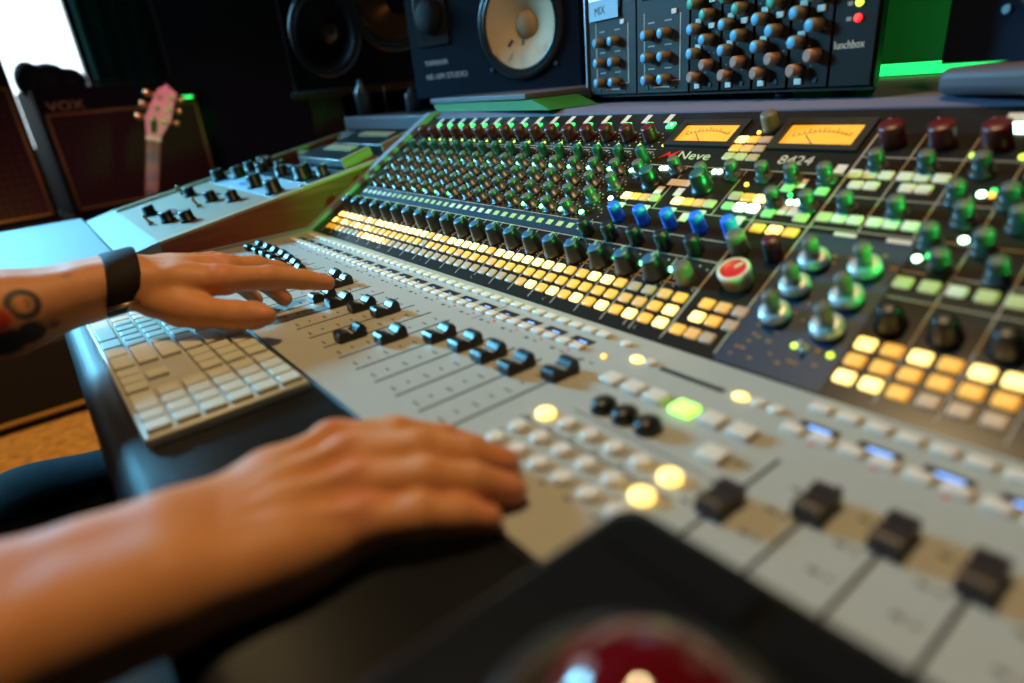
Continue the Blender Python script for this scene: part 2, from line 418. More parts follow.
# channel strips 1..16
LAB = MB().box((-.11, -.24, 0), (.11, .24, .015), 'cream').mesh('label_strip')
GB = button_me('green_button', .30, .30, .07, 'led_gs', .03)
LEDY = MB().lathe([(.05, 0), (.05, .03), (.03, .05)], 'led_y', n=10).mesh('lime_led')
def led_me(n, m, r=.09): return MB().lathe([(r, 0), (r, .04), (r * .6, .07)], m, n=12).mesh(n)
LEDG, LEDGS, LEDW, LEDO, LEDR, LEDYB = led_me('green_led', 'led_g'), led_me('soft_green_led', 'led_gs', .06), led_me('mint_led', 'led_w', .085), led_me('orange_led', 'led_o', .065), led_me('red_led', 'led_r', .07), led_me('lime_led', 'led_y', .07)
for i in range(1, 17):
    add('label_strip', LAB, con, BX(i - .3, 8.78))
    knob('red', 'gain_knob', BX(i - .27, 7.66))
    add('green_button', GB, con, BX(i + .05, 8.38))
    add('lime_led', LEDY, con, BX(i + .46, 7.32))
    knob('teal', 'filter_knob', BX(i + .22, 6.55))
    if i < 17: knob('eq', 'treble_knob', BX(i + .63, 5.85))
    add('green_led', LEDG, con, BX(i + .08, 6.0)); add('mint_led', LEDO if i > 9 else LEDGS, con, BX(i + .22, 6.0))
    knob('eq', 'mid_knob', BX(i + .03, 5.15)); 
    if i < 16:
        knob('eq', 'bass_knob', BX(i + .59, 4.46)); knob('eq', 'cue_knob', BX(i + .1, 3.78))
        if i in (4, 5, 6, 7, 12, 13, 14, 15): add('green_led', LEDG, con, BX(i + .56, 3.84))
add('mint_led', LEDW, con, BX(16.1, 8.38))
# strip of little indicator windows
strip = MB().box((.45, 2.82, -.01), (16.42, 3.46, .012), 'eqblue'); add('indicator_strip', strip, con, T(0, YB, 0) @ RX(TH))
IW = MB().box((-.12, -.11, 0), (.12, .11, .03), 'creamgreen').mesh('indicator_window')
IW2 = MB().box((-.12, -.11, 0), (.12, .11, .03), 'cream').mesh('indicator_window')
for i in range(1, 17):
    for s in (-.39, .11): add('indicator_window', IW2 if i in (1, 2, 3, 9, 10, 11) else IW, con, BX(i + s, 3.18))
# pan knobs
for i in range(1, 21):
    knob('pan', 'pan_knob', BX(i - .02, 2.02), random.uniform(-.5, .5))
    if i > 11: add('green_led', LEDG, con, BX(i + .28, 2.25))
knob('tan', 'tan_knob', BX(20.96, 2.02))
# three rows of lit buttons
top = 'bbbbbmbmbbbbbbbbbmbm' + 'bbbbbmbbbbbbbm' + 'mbbmoodm'
mid = 'bmbmmbmbmmmmmmmmmomdm' + 'mdmmmdmmmmmmmmd' + 'mmmdd' + 'mb'
mid = (mid + 'm' * 42)[:34] + 'mmmmddmb'
bot = 'mmmdooombbbbm' + 'o' * 17 + 'd' + 'bmb' + 'mbmbmbmb'
BM = {'b': ('lit_button', button_me('lit_button', .36, .30, .05, 'lit')), 'm': ('amber_button', button_me('amber_button', .36, .30, .05, 'mid')),
      'd': ('amber_button', button_me('amber_button', .36, .30, .05, 'dim')), 'o': ('tan_button', button_me('tan_button', .36, .30, .05, 'off')),
      'g': ('green_button', button_me('pale_green_button', .32, .28, .08, 'greenb')), 'y': ('olive_button', button_me('olive_button', .36, .30, .08, 'creamgreen')),
      'c': ('panel_button', button_me('panel_button', .34, .28, .08, 'cream')), 'G': ('lit_green_button', button_me('lit_green_button', .32, .28, .08, 'led_w'))}
def btn(k, x, r): n, me = BM[k]; return add(n, me, con, BX(x, r))
for j in range(42):
    x = 1 + j // 2 + (-.34 if j % 2 == 0 else .145)
    for row, r in ((top, 1.45), (mid, 1.01), (bot, .575)): btn(row[j], x + .0, r)
# ---- centre section of the upper panel
def meter(x0, x1, r0, r1):
    f = MB()
    for a, b in (((x0 - .22, r0 - .22), (x0, r1 + .22)), ((x1, r0 - .22), (x1 + .22, r1 + .22)), ((x0, r0 - .22), (x1, r0)), ((x0, r1), (x1, r1 + .22))):
        f.box((*a, -.01), (*b, .09), 'upper_edge')
    o = add('level_meter', f, con, T(0, YB, 0) @ RX(TH))
    g = MB().box((x0, r0, -.01), (x1, r1, .01), 'vu'); add('meter_face', g, o, T(0, YB, 0) @ RX(TH))
    sc_ = MB(); n = 13; L = x1 - x0
    for i in range(n):
        t = i / (n - 1); x = x0 + L * (.12 + .76 * t); y = r0 + (r1 - r0) * (.48 + .22 * (1 - (2 * t - 1) ** 2))
        sc_.box((x - .012, y, .008), (x + .012, y + (.16 if i % 3 == 0 else .09), .016), 'ink' if i < 9 else 'red')
        if i < n - 1: sc_.box((x, y - .03, .008), (x + L * .76 / 12, y - .012, .016), 'ink' if i < 9 else 'red')
    sc_.box((-.012, 0, .012), (.012, .62, .022), 'ink', T(x0 + L * .5, r0 + .02, 0) @ RZ(.75 if L < 2.1 else .7))
    add('scale_and_needle', sc_, o, T(0, YB, 0) @ RX(TH))
meter(16.72, 18.78, 7.5, 8.4); meter(20.42, 22.5, 7.46, 8.4)
lg_ = MB(); lg_.prism([(16.68, 6.68), (16.98, 7.02), (17.06, 6.88), (17.36, 7.12), (17.12, 6.70), (17.0, 6.84)], 0.0, .02, 'redtop', axis=2); add('red_emblem', lg_, con, T(0, YB, 0) @ RX(TH))
text('lettering', 'Neve', .54, 'letterw', BX(17.36, 6.70), con, sx=1.06)
text('lettering', '8424', .52, 'letterw', BX(20.82, 6.68), con, sx=.95)
for j, row in enumerate(('bmo', 'mdo', 'yyo')):
    for i, k in enumerate(row): btn(k, 19.18 + .385 * i + .02 * j, 7.70 - .41 * j)
add('orange_led', LEDO, con, BX(19.55, 8.03)); knob('tan', 'tan_knob', BX(19.87, 8.2))
for x, r in ((17.87, 6.15), (19.9, 6.1), (20.84, 6.1), (21.67, 6.1), (22.53, 6.15), (21.68, 5.12), (22.6, 5.1)): knob('eq', 'section_knob', BX(x, r - .05))
for x in (17.36, 19.24): knob('bigb', 'level_knob', BX(x, 5.42))
knob('eq', 'section_knob', BX(19.0, 5.86))
LBL = MB().box((-.4, -.14, 0), (.4, .14, .015), 'cream').mesh('legend_plate'); SQ = MB().box((-.13, -.17, 0), (.13, .17, .015), 'cream').mesh('legend_tab')
add('legend_plate', LBL, con, BX(18.3, 5.6))
for x, r in ((17.8, 5.2), (18.55, 5.2), (21.95, 5.94), (22.65, 6.58), (16.87, 4.33), (17.85, 4.33), (18.8, 4.36), (19.41, 4.2), (19.8, 4.38), (21.05, 4.33), (21.98, 4.9), (22.28, 4.9)): add('legend_tab', SQ, con, BX(x, r))
for k, x in zip('bmdy', (16.78, 17.15, 17.53, 17.9)): btn(k, x, 4.82)
for k, x in zip('bmdy', (18.75, 19.12, 19.5, 19.87)): btn(k, x, 4.82)
for k, x in zip('ymb', (20.45, 20.82, 21.2)): btn(k, x, 5.23)
for k, x in zip('gGG', (20.45, 20.82, 21.2)): btn(k, x, 4.82)
for k, x, r in (('g', 21.7, 4.7), ('y', 22.6, 4.68), ('g', 21.7, 5.7), ('g', 22.62, 5.68)): btn(k, x, r)
for k, x in zip('mbm', (21.72, 22.17, 22.61)): btn(k, x, 4.15)
for x, r in ((16.25, 4.61), (17.2, 6.19), (17.37, 6.2), (19.17, 6.18), (19.34, 6.19), (22.03, 5.2), (22.22, 5.21)): add('mint_led', LEDW, con, BX(x, r))
for x, r in ((19.05, 6.08), (19.41, 6.43), (21.9, 5.45), (22.35, 5.35)): add('soft_green_led', LEDGS, con, BX(x, r))
add('orange_led', LEDO, con, BX(20.48, 5.73))
for k in range(5):
    knob('aux', 'blue_knob', BX(17.27 + k * .985, 3.80)); knob('black', 'send_knob', BX(16.6 + k * 1.0, 3.0))
knob('tan', 'tan_knob', BX(21.7, 3.32)); knob('black', 'send_knob', BX(22.66, 3.28))
K['dred'] = (knob_me('dark_red_knob', .22, .6, 'red', 'red'), None); knob('dred', 'dark_red_knob', BX(22.68, 3.3))
br = knob('bigred', 'monitor_knob', BX(22.26, 2.3)); add('pointer', MB().box((-.03, .04, .485), (.03, .26, .50), 'rim').mesh('pointer'), br, BX(22.26, 2.3) @ RZ(-.6))
for k, x, r in (('m', 21.95, 1.46), ('d', 22.4, 1.46), ('o', 22.85, 1.46), ('b', 21.95, 1.02), ('m', 22.4, 1.02), ('o', 22.85, 1.02), ('m', 21.72, .53), ('d', 22.14, .53), ('o', 22.55, .53)): btn(k, x - .02, r)
# ---- equaliser knobs with silver skirts
cb = MB().lathe([(.33, 0), (.33, .12), (.335, .14, 'silver'), (.32, .27, 'silver'), (.30, .30, 'silver'), (.18, .31, 'silver')], 'brownp', n=28).mesh('concentric_knob')
cb2 = MB().lathe([(.165, .30), (.16, .76), (.14, .80), (.03, .81, 'cap')], 'modknob', n=20).mesh('inner_knob')
for x, r in ((23.66, 3.27), (23.66, 2.42), (23.66, 1.55), (24.77, 3.28), (24.8, 2.4), (24.83, 1.52)):
    o = add('concentric_knob', cb, con, BX(x, r)); add('inner_knob', cb2, o, BX(x, r))
add('toggle_switch', MB().lathe([(.10, 0), (.10, .05), (.05, .06), (.06, .32), (.03, .36)], 'silver', n=12).mesh('toggle_switch'), con, BX(24.62, .95) @ RX(.3))
add('lime_led', LEDYB, con, BX(24.4, .95)); add('lime_led', LEDYB, con, BX(25.15, .95))
# ---- right hand channels of the upper panel
K['bred'] = (knob_me('big_red_knob', .31, .56, 'red', 'red', sides=8), None)
K['bluish'] = (knob_me('dark_pan_knob', .22, .54, 'blackp', 'blackp', 0, None, .08), None)
for x in (23.42, 24.52, 25.6, 26.6, 27.6): knob('bred', 'big_red_knob', BX(x, 7.68)); knob('eq', 'section_knob', BX(x + .08, 6.68))
for x, r in ((23.5, 5.12), (24.62, 5.1)): knob('eq', 'section_knob', BX(x, r))
for k in range(6):
    knob('eq', 'section_knob', BX(25.55 + k * .95, 5.72)); knob('eq', 'section_knob', BX(25.92 + k * .95, 5.1))
    knob('eq', 'section_knob', BX(25.58 + k * .95, 4.36)); knob('eq', 'section_knob', BX(26.04 + k * .97, 3.66))
    knob('bluish', 'dark_pan_knob', BX(25.8 + k * .95, 2.04))
    for j, row in enumerate(('bmbmbb', 'mmmmmm', 'bbmooo')):
        btn(row[k], 25.61 + .485 * k, 1.44 - .44 * j)
    btn('y' if k != 2 else 'c', 25.56 + .48 * k, 3.16)
for x in (23.1, 23.46, 23.82, 24.25, 24.61, 25.0): btn('c', x, 6.4); btn('y' if x < 23.2 else 'c', x + .02, 4.79)
for x in (23.3, 23.66, 24.45, 24.8): btn('c', x, 6.0)
for x, r in ((25.52, 3.88), (26.11, 4.57), (25.91, 5.98)): add('mint_led', LEDW, con, BX(x, r)); add('soft_green_led', LEDGS, con, BX(x + .18, r + .12))
add('orange_led', LEDO, con, BX(26.1, 5.97))
for x, r in ((25.3, 7.25), (26.21, 7.24)): add('lime_led', LEDYB, con, BX(x, r))
GBW = button_me('mint_button', .4, .34, .06, 'led_w', .03)
add('mint_button', GBW, con, BX(25.8, 8.25)); add('label_strip', MB().box((-.3, -.14, 0), (.3, .14, .015), 'cream').mesh('label_strip'), con, BX(25.75, 8.68))
# panel screws
SCR = MB().lathe([(.07, 0), (.07, .02), (.03, .025)], 'blackp', n=10).mesh('screw')
for x in (3.3, 6.6, 10, 13.4, 17.1, 20.6): add('screw', SCR, con, BX(x, .24))

# ---- fader panel
SM = MB().box((-.035, SLOT0, -.01), (.035, SLOT1, .004), 'slot').mesh('fader_slot')
for x in slots + rslots: add('fader_slot', SM, con, T(x + (.016 if x < 22 else 0), 0, 0))
def fader_me():
    b = MB()
    pts = [(-.40, .03), (-.41, .24), (-.36, .29), (-.22, .30), (-.15, .27), (-.02, .22), (.08, .24), (.16, .33), (.22, .37), (.33, .37), (.40, .28), (.42, .03)]
    b.prism(pts, -.20, .20, 'blackp', axis=0)
    b.box((-.21, -.03, .2), (.21, 0, .235), 'cream')
    b.box((-.03, -.1, -.02), (.03, .1, .06), 'steel')
    return b.mesh('fader')
def fader2_me():
    b = MB()
    pts = [(-.38, .03), (-.38, .22), (-.34, .30)]
    for k in range(5):
        y = -.24 + .12 * k; hh = .15 + .05 * abs(k - 2) / 2
        pts += [(y - .045, hh + .12), (y + .015, hh + .12), (y + .03, hh)]
    pts += [(.34, .30), (.38, .23), (.39, .03)]
    b.prism(pts, -.185, .185, 'brownp', axis=0)
    b.box((-.03, -.1, -.02), (.03, .1, .06), 'steel')
    return b.mesh('ridged_fader')
FM, FM2 = fader_me(), fader2_me()
fy = {1: -2.25, 2: -2.2, 3: -2.2, 4: -2.2, 5: -2.3, 6: -2.4, 7: -2.6, 8: -2.8, 9: -2.0, 10: -2.05, 11: -3.1, 12: -2.95, 13: -2.65, 14: -2.36, 15: -3.95, 16: -3.24, 17: -2.32, 18: -2.17, 19: -2.17, 20: -2.12, 21: -1.68}
for x, y in fy.items(): add('fader', FM, con, T(x, y, 0))
for x, y in zip(rslots, (-3.06, -2.2, -2.12, -2.14, -2.2, -2.5)): add('ridged_fader', FM2, con, T(x + .03, y, 0))
CB = button_me('cream_button', .38, .26, .10, 'cream', .04)
DS = MB().box((-.34, -.125, -.01), (.34, .125, .012), 'screen').mesh('channel_display'); DT = MB().box((-.06, -.085, .01), (.2, -.02, .016), 'scrlit').mesh('display_text')
DTF = MB().box((-.03, -.08, .01), (.10, -.04, .016), 'scrlit').mesh('display_text')
DTR = MB().box((-.16, -.09, .01), (.22, .02, .016), 'scrlit').mesh('display_text')
RD = MB().box((-.045, -.035, 0), (.045, .035, .008), 'redtop').mesh('red_mark')
for x in list(range(1, 21)) + [26, 27, 28, 29, 30]:
    far = x < 22
    for s in (-.3, .2):
        add('cream_button', CB, con, T(x + s, .55, 0)); add('cream_button', CB, con, T(x + s + (.0 if far else 0), -.37 if far else -.42, 0))
    o = add('channel_display', DS, con, T(x - .02, .02 if far else -.1, 0)); add('display_text', DTF if x < 13 or (far and random.random() < .3) else (DT if far else DTR), o, T(x - .02, .0 if far else -.1, 0))
    add('red_mark', RD, con, T(x + .12, -.62, 0))
# buttons of the centre section
RB = MB().lathe([(.16, -.02), (.16, .07), (.12, .12)], 'creamlight', n=16).mesh('round_button')
RBL = MB().lathe([(.17, -.02), (.17, .08), (.13, .12)], 'lit', n=16).mesh('lit_round_button')
for x, y, k in ((21.75, 0, 1), (22.08, .06, 0), (20.98, .5, 0), (24.38, .01, 1), (24.75, .02, 0), (25.13, 0, 0), (24.97, -2.94, 1), (24.95, -3.61, 1), (22.04, -3.04, 1)):
    if y > -1: add('lit_round_button' if k else 'round_button', RBL if k else RB, con, T(x, y, 0) @ Matrix.Diagonal((1.0, .8, .7, 1)))
add('orange_led', LEDO, con, T(21.05, -.36, 0))
SQB = button_me('square_button', .46, .42, .14, 'creamlight', .05); SQG = button_me('lit_green_button', .48, .44, .14, 'litgreen', .05)
for x, y, g in ((22.05, -1.13, 0), (22.65, -1.12, 0), (23.23, -1.12, 0), (23.92, -1.14, 1), (24.53, -1.13, 0), (25.15, -1.13, 0), (25.2, -2.05, 0)):
    add('lit_green_button' if g else 'square_button', SQG if g else SQB, con, T(x, y, 0))
KN = MB().lathe([(.22, 0), (.22, .1), (.2, .19), (.14, .25), (.05, .27)], 'blackp', n=20, sx=1.12, sy=1.35).mesh('jog_key')
for x in (22.75, 23.3, 23.86): add('jog_key', KN, con, T(x, -2.12, 0))
add('slit_display', MB().box((22.4, -.05, -.01), (24.0, .1, .01), 'screen'), con)
PADC = MB().lathe([(.19, -.02), (.19, .08), (.14, .13)], 'creamlight', n=18).mesh('pad_button')
PADL = MB().lathe([(.2, -.02), (.2, .09), (.15, .13)], 'lit', n=18).mesh('lit_round_button')
for y in (-3.04, -3.72, -4.26):
    for j in range(6):
        x = 22.06 + .602 * j
        lit = (j, y) in ((0, -3.04), (5, -3.04), (5, -3.72))
        add('lit_round_button' if lit else 'pad_button', PADL if lit else PADC, con, T(x, y + (.02 if j else 0), 0))
for y in (-3.04, -3.72, -4.26):
    for j in range(6): sk2.box((22.06 + .602 * j - .28, y - .3, -.004), (22.06 + .602 * j - .12, y - .24, .005), 'dark')
add('fader_panel', sk2, con)

# ------------------------------------------------------------------ sidecar desk on the left
SL = .173; SA = math.atan(SL)
def SX(x, y, h=0): return T(x, -6.3, .6) @ RX(SA) @ T(0, (y + 6.3) / math.cos(SA), h)
side = thing('sidecar_desk', T(-8, 0, FL), 'walnut sided sloping sidecar desk with pale front shelf beside the console', 'desk')
LL = 17.2
def zt(y): return .6 + SL * (y + 6.3)
for x0, x1 in ((-1.62, -1.06), (-15.6, -15.1)):
    pnl = MB(); pnl.prism([(-7.3, .40), (-5.9, zt(-5.9)), (10.6, zt(10.6)), (10.6, -3), (-7.3, -3)], x0, x1, 'woodd', axis=0)
    p_ = add('side_panel', pnl, side)
    add('edge_trim', MB().prism([(-6.0, zt(-6.0)), (10.6, zt(10.6)), (10.6, zt(10.6) + .12), (-6.0, zt(-6.0) + .12)], x0, x1, 'woodl', axis=0), p_)
add('tray_floor', MB().prism([(-6, zt(-6) - .9), (10.6, zt(10.6) - .9), (10.6, zt(10.6) - 1.1), (-6, zt(-6) - 1.1)], -15.1, -1.62, 'woodl', axis=0), side)
add('front_lip', MB().prism([(-7.3, .44), (-5.68, zt(-5.68) + .14), (-5.68, .0), (-7.3, -.2)], -15.62, -1.04, 'lam', axis=0), side)
add('front_shelf', MB().box((-18.2, -12.2, -.1), (-1.3, -7.32, .38), 'lam', bev=.06), side)
for y in (6.4, 9.5):
    add('divider', MB().prism([(y - .12, zt(y) - .9), (y + .12, zt(y) - .88), (y + .12, zt(y) - .02), (y - .12, zt(y) - .04)], -15.1, -1.62, 'woodl', axis=0), side)
add('top_rail', MB().prism([(9.7, zt(9.7) - .3), (10.25, zt(10.25) - .2), (10.25, zt(10.25) + .14), (9.7, zt(9.7) + .12)], -15.1, -1.1, 'lam', axis=0), side)
for x0, x1 in ((-15.2, -14.2), (-2.4, -1.4)): add('pedestal', MB().box((x0, -5.5, FL), (x1, 10, -3), 'woodd'), side)
plank = MB().box((-16.2, 10.75, 3.66), (-1.02, 15.5, 4.55), 'shelf', bev=.08)
pl_ = add('wall_shelf', plank, None, None, 'mauve grey plank shelf behind the walnut sidecar desk', 'shelf')
add('leg', MB().box((-15.9, 11.2, FL), (-15.1, 15, 3.66), 'body'), pl_); add('leg', MB().box((-2, 11.2, FL), (-1.2, 15, 3.66), 'body'), pl_)

def faceplate(name, y0, y1, m, label, cat='preamp'):
    r = thing(name, SX(-8.4, y0), label, cat)
    f = MB().box((-15.05, 0, -.8), (-1.68, (y1 - y0) / math.cos(SA), -.02), m, bev=.03)
    add('front_panel', f, r, SX(0, y0))
    return r
k_sq = MB().lathe([(.38, 0), (.38, .08), (.33, .1), (.31, .5), (.26, .54)], 'blackp', n=18).mesh('knob')
k_big = MB().lathe([(.5, 0), (.5, .1), (.42, .14), (.40, .64), (.34, .68)], 'blackp', n=18).mesh('knob')
k_top = MB().box((-.03, .08, .54), (.03, .28, .56), 'white').mesh('pointer')
tg = MB().lathe([(.16, 0), (.16, .1), (.07, .12), (.08, .55), (.03, .6)], 'goldm', n=10).mesh('toggle_switch')
def mknob(r, x, y, big=False, me=None):
    o = add('knob', me or (k_big if big else k_sq), r, SX(x, y)); add('pointer', k_top, o, SX(x, y, .14 if big else 0) @ RZ(random.uniform(-1, 1)))
p1 = faceplate('preamp_unit', -5.6, -.05, 'plate', 'grey faceplate preamp with black knobs and brass toggles at front of sidecar')
for x, y in ((-9.9, -4.5), (-5.9, -4.3), (-4.15, -3.7), (-11.6, -1.9), (-7.4, -1.7), (-5.2, -1.1)): mknob(p1, x, y)
for x, y in ((-6.9, -5.0), (-7.0, -2.5), (-13.2, -2.0)): add('toggle_switch', tg, p1, SX(x, y) @ RX(.3))
for x, y in ((-8.2, -3.6), (-9.4, -1.2)):
    mt = MB().box((-.9, -.3, -.01), (.9, .3, .06), 'lam', bev=.03).box((-.75, -.2, .05), (.75, .2, .07), 'screen'); add('level_window', mt, p1, SX(x, y))
p2 = faceplate('preamp_unit', .0, 1.95, 'plateb', 'white faceplate preamp with large black knobs, in the middle of the sidecar slope')
for x, y in ((-13.8, .5), (-12.2, 1.35), (-6.9, .7), (-3.2, .5)): mknob(p2, x, y, True)
for x in (-14.3, -2.4):
    for y in (.25, 1.7): add('screw', MB().lathe([(.16, 0), (.14, .05)], 'steel', n=10).mesh('screw'), p2, SX(x, y))
add('blue_marking', MB().box((-.5, -.12, 0), (.5, .12, .02), 'blue').mesh('blue_marking'), p2, SX(-9.4, .6))
p3 = faceplate('preamp_unit', 2.0, 4.1, 'platet', 'dark faceplate preamp with crowded knobs and pale strips above the white one')
for i, x in enumerate((-13.6, -12.4, -11.2, -9.6, -7.6, -5.6, -4.2, -3.0)): mknob(p3, x, 2.5 + .7 * (i % 2), i in (6,))
K3 = MB().lathe([(.36, 0), (.33, .5), (.25, .55)], 'red', n=16).mesh('knob')
for x in (-13.9, -12.9): mknob(p3, x, 3.5, me=K3)
for k in range(3): add('pale_strip', MB().box((-1., -.1, 0), (1., .1, .03), 'plateb').mesh('pale_strip'), p3, SX(-10.2 + 2.6 * k, 3.75))
def angled_box(x, y, w, lab):
    r = thing('angled_module', SX(x, y, -.45), lab, 'audio module')
    X = SX(x, y, -.45) @ RX(.10)
    b = MB(); b.box((-w / 2, -.9, 0), (w / 2, .9, 1.0), 'blackp', bev=.05)
    add('case', b, r, X)
    add('lid', MB().box((-w / 2 + 1.6, .25, 1.0), (w / 2 - 1.0, .85, 1.06), 'woodl'), r, X)
    add('end_face', MB().box((-w / 2 - .08, -.8, .15), (-w / 2, .8, .95), 'plateb', bev=.03), r, X)
    add('wooden_cheek', MB().prism([(-.9, 0), (.9, 0), (.9, 1.05), (-.9, 1.05)], w / 2, w / 2 + .3, 'woodl', axis=0), r, X)
angled_box(-6.0, 5.25, 6.4, 'black angled module with pale end face in the lower wooden bay of sidecar')
angled_box(-6.4, 7.9, 6.6, 'black angled module with pale end face in the top wooden bay of sidecar')

# ------------------------------------------------------------------ loudspeakers
def speaker_driver(parent, X, r, name='woofer', cone='cone', dome='dome', capr=.3, trimr=1.25, depth=.35, rim='rubber'):
    o = add(name, MB().lathe([(r * trimr, 0), (r * trimr, .12), (r * (trimr - .06), .16), (r * 1.04, .12), (r * 1.0, .04)], rim, n=48, cap=False), parent, X)
    su = MB()
    su.lathe([(r * 1.08, .10), (r * 1.04, .17), (r * .99, .16), (r * .96, .06)], 'rubber', n=48, cap=False)
    add('surround', su, o, X)
    pr_ = [(r * .97, .08)] + [(r * (capr + (.97 - capr) * t), .08 - depth * (1 - t) ** 1.2 * 1.0) for t in (.8, .6, .4, .2, 0)]
    add('cone', MB().lathe(pr_, cone, n=48, cap=False), o, X)
    pr_ = [(r * capr * math.cos(a), -depth + .08 + r * capr * .5 * math.sin(a)) for a in (0, .3, .6, .9, 1.2, 1.5)]
    add('dust_cap', MB().lathe(pr_, dome, n=28), o, X)
    return o
def cabinet(w, h, d, m, holes, bev=.08):
    """box cabinet whose front (z=0) has round openings (x, y, r)"""
    b = MB(); k = b.mi(m)
    P = [(0, 0), (w, 0), (w, h), (0, h)]
    fr = [b.bm.verts.new((x, y, 0)) for x, y in P]; bk = [b.bm.verts.new((x, y, -d)) for x, y in P]
    for i in range(4): b.bm.faces.new((fr[i], bk[i], bk[(i + 1) % 4], fr[(i + 1) % 4]))
    b.bm.faces.new(bk)
    es = [b.bm.edges.get((fr[i], fr[(i + 1) % 4])) for i in range(4)]
    for x, y, r in holes:
        ring = [b.bm.verts.new((x + r * math.cos(2 * math.pi * i / 48), y + r * math.sin(2 * math.pi * i / 48), 0)) for i in range(48)]
        es += [b.bm.edges.new((ring[i], ring[(i + 1) % 48])) for i in range(48)]
        rb = [b.bm.verts.new((v.co.x, v.co.y, -1.4)) for v in ring]
        for i in range(48): b.bm.faces.new((ring[i], ring[(i + 1) % 48], rb[(i + 1) % 48], rb[i]))
        b.bm.faces.new(rb)
    bmesh.ops.triangle_fill(b.bm, use_beauty=True, use_dissolve=False, edges=es, normal=(0, 0, 1))
    for f in b.bm.faces: f.material_index = k
    return b
def face_frame(ax, ay, z, dx, dy):            # x along the front face, y up, z out towards the viewer
    d = Vector((dx, dy, 0)).normalized(); n = Vector((d.y, -d.x, 0))
    m = Matrix(((d.x, 0, n.x, ax), (d.y, 0, n.y, ay), (0, 1, 0, z), (0, 0, 0, 1)))
    return m
def nearfield(X, label, flip, lettering):
    r = thing('studio_monitor', X, label, 'loudspeaker')
    w, h, d = 11.58, 6.5, 6.0
    xw = w - 3.55 if not flip else 3.55; xt = 1.9 if not flip else w - 1.9
    add('cabinet', cabinet(w, h, d, 'spk_navy', [(xw, h / 2, 2.2)]), r, X)
    wo = speaker_driver(r, X @ T(xw, h / 2, .0), 2.25, trimr=1.2, capr=.30, depth=.75)
    tw = add('tweeter', MB().box((-1.2, -1.5, 0), (1.2, 1.5, .1), 'rubber', bev=.05), r, X @ T(xt, h - 2.2, 0))
    add('tweeter_grille', MB().lathe([(.95, 0), (.92, .2), (.7, .34), (.35, .42), (.05, .44)], 'grille', n=28), tw, X @ T(xt, h - 2.2, .08))
    for q in range(4):
        a = math.radians(45 + 90 * q); add('screw', MB().lathe([(.12, 0), (.1, .05)], 'steel', n=10).mesh('screw'), r, X @ T(xw + 2.95 * math.cos(a), h / 2 + 2.95 * math.sin(a), .02))
    if lettering:
        for sg in (-1, 1):
            Z = X @ T(xw, h / 2, -.30) @ RZ(math.radians(-90 + sg * 24)) @ RY(-.62)
            add('cone_mark', MB().box((1.0, -.09, -.02), (1.42, .09, .03), 'ink', bev=.015), wo, Z)
        text('lettering', 'YAMAHA', .42, 'letter', X @ T(1.0, 1.75, .01), r, sx=1.05)
        text('lettering', 'NS-10M STUDIO', .42, 'letter', X @ T(1.0, 1.0, .01), r, sx=1.05)
    return r
XN = face_frame(-5.7, 11.2, 5.47, .957, .29)
nearfield(XN, 'dark monitor on its side with cream woofer cone on the green lit shelf', False, True)
XN2 = face_frame(23.1, 10.9, 5.44, .957, -.29)
nearfield(XN2, 'dark monitor at the right end of the console ledge, beyond the rack', True, False)
# shelves under them
XS = face_frame(-1.55, 9.95, 4.75, 11.08, -1.19)
sh = thing('monitor_shelf', XS, 'mauve topped shelf with green lit sloping underside below the cream coned monitor', 'shelf')
add('top_plate', MB().box((-.5, .45, -11.5), (9.3, .71, .12), 'shelf', bev=.05), sh, XS)
add('wedge_base', MB().prism([(-.35, .45), (9.6, .45), (11.0, .0), (.0, .0)], -2.6, .02, 'wedgeglow', axis=2), sh, XS)
sh2 = thing('monitor_shelf', XN2, 'mauve round cornered shelf carrying the monitor at the right of the ledge', 'shelf')
add('top_plate', MB().box((1.0, -.69, -6.4), (12.3, -.03, 1.5), 'shelf', bev=.24, seg=4), sh2, XN2)
# large main monitor on a wooden stand
XM = face_frame(-21.6, 9.6, 6.6, .83, .55)
mm = thing('main_monitor', XM, 'large black two driver loudspeaker on a brown stand behind the sidecar', 'loudspeaker')
add('cabinet', cabinet(13.5, 14, 9, 'spk', [(3.6, 3.9, 2.45), (9.6, 5.6, 2.85)]), mm, XM)
speaker_driver(mm, XM @ T(3.6, 3.9, 0), 2.5, cone='spk', dome='copper', capr=.34, depth=.8, rim='rimg')
speaker_driver(mm, XM @ T(9.6, 5.6, 0), 2.9, cone='copper', dome='spk', capr=.34, depth=.9, rim='rimg')
add('edge_strip', MB().box((-.12, 0, -.2), (.02, 14, .08), 'steel'), mm, XM)
stn = thing('speaker_stand', XM, 'dark brown wooden stand below the large black loudspeaker', 'stand')
add('top_board', MB().box((-.3, -.55, -9), (13.2, -.02, .3), 'woodred', bev=.05), stn, XM)
add('side_panel', MB().box((.6, -30.5, -8.5), (3.6, -.56, -.6), 'woodred'), stn, XM)
add('gap_screen', MB().box((.6, -30.5, -8.9), (12.5, -.56, -8.5), 'woodred'), stn, XM)  # dark panel added to hide the lit wall between the sides
add('side_panel', MB().box((11, -30.5, -8.5), (12.5, -.56, -.6), 'woodred'), stn, XM)
bt = MB(); bt.lathe([(.55, 0), (.58, 1.4), (.5, 1.7), (.22, 2.1), (.22, 2.5)], 'bottle', n=18)
add('bottle', bt, None, T(-15.6, 12.3, 4.56), 'small smoky blue bottle standing on the mauve plank shelf', 'bottle')
bt2 = MB(); bt2.lathe([(.5, 0), (.5, 1.1), (.45, 1.2), (.2, 1.35), (.2, 1.6)], 'bottle', n=18)
add('jar', bt2, None, T(-10.0, 13.3, 4.56), 'short dark jar on the mauve plank shelf near the console end', 'jar')
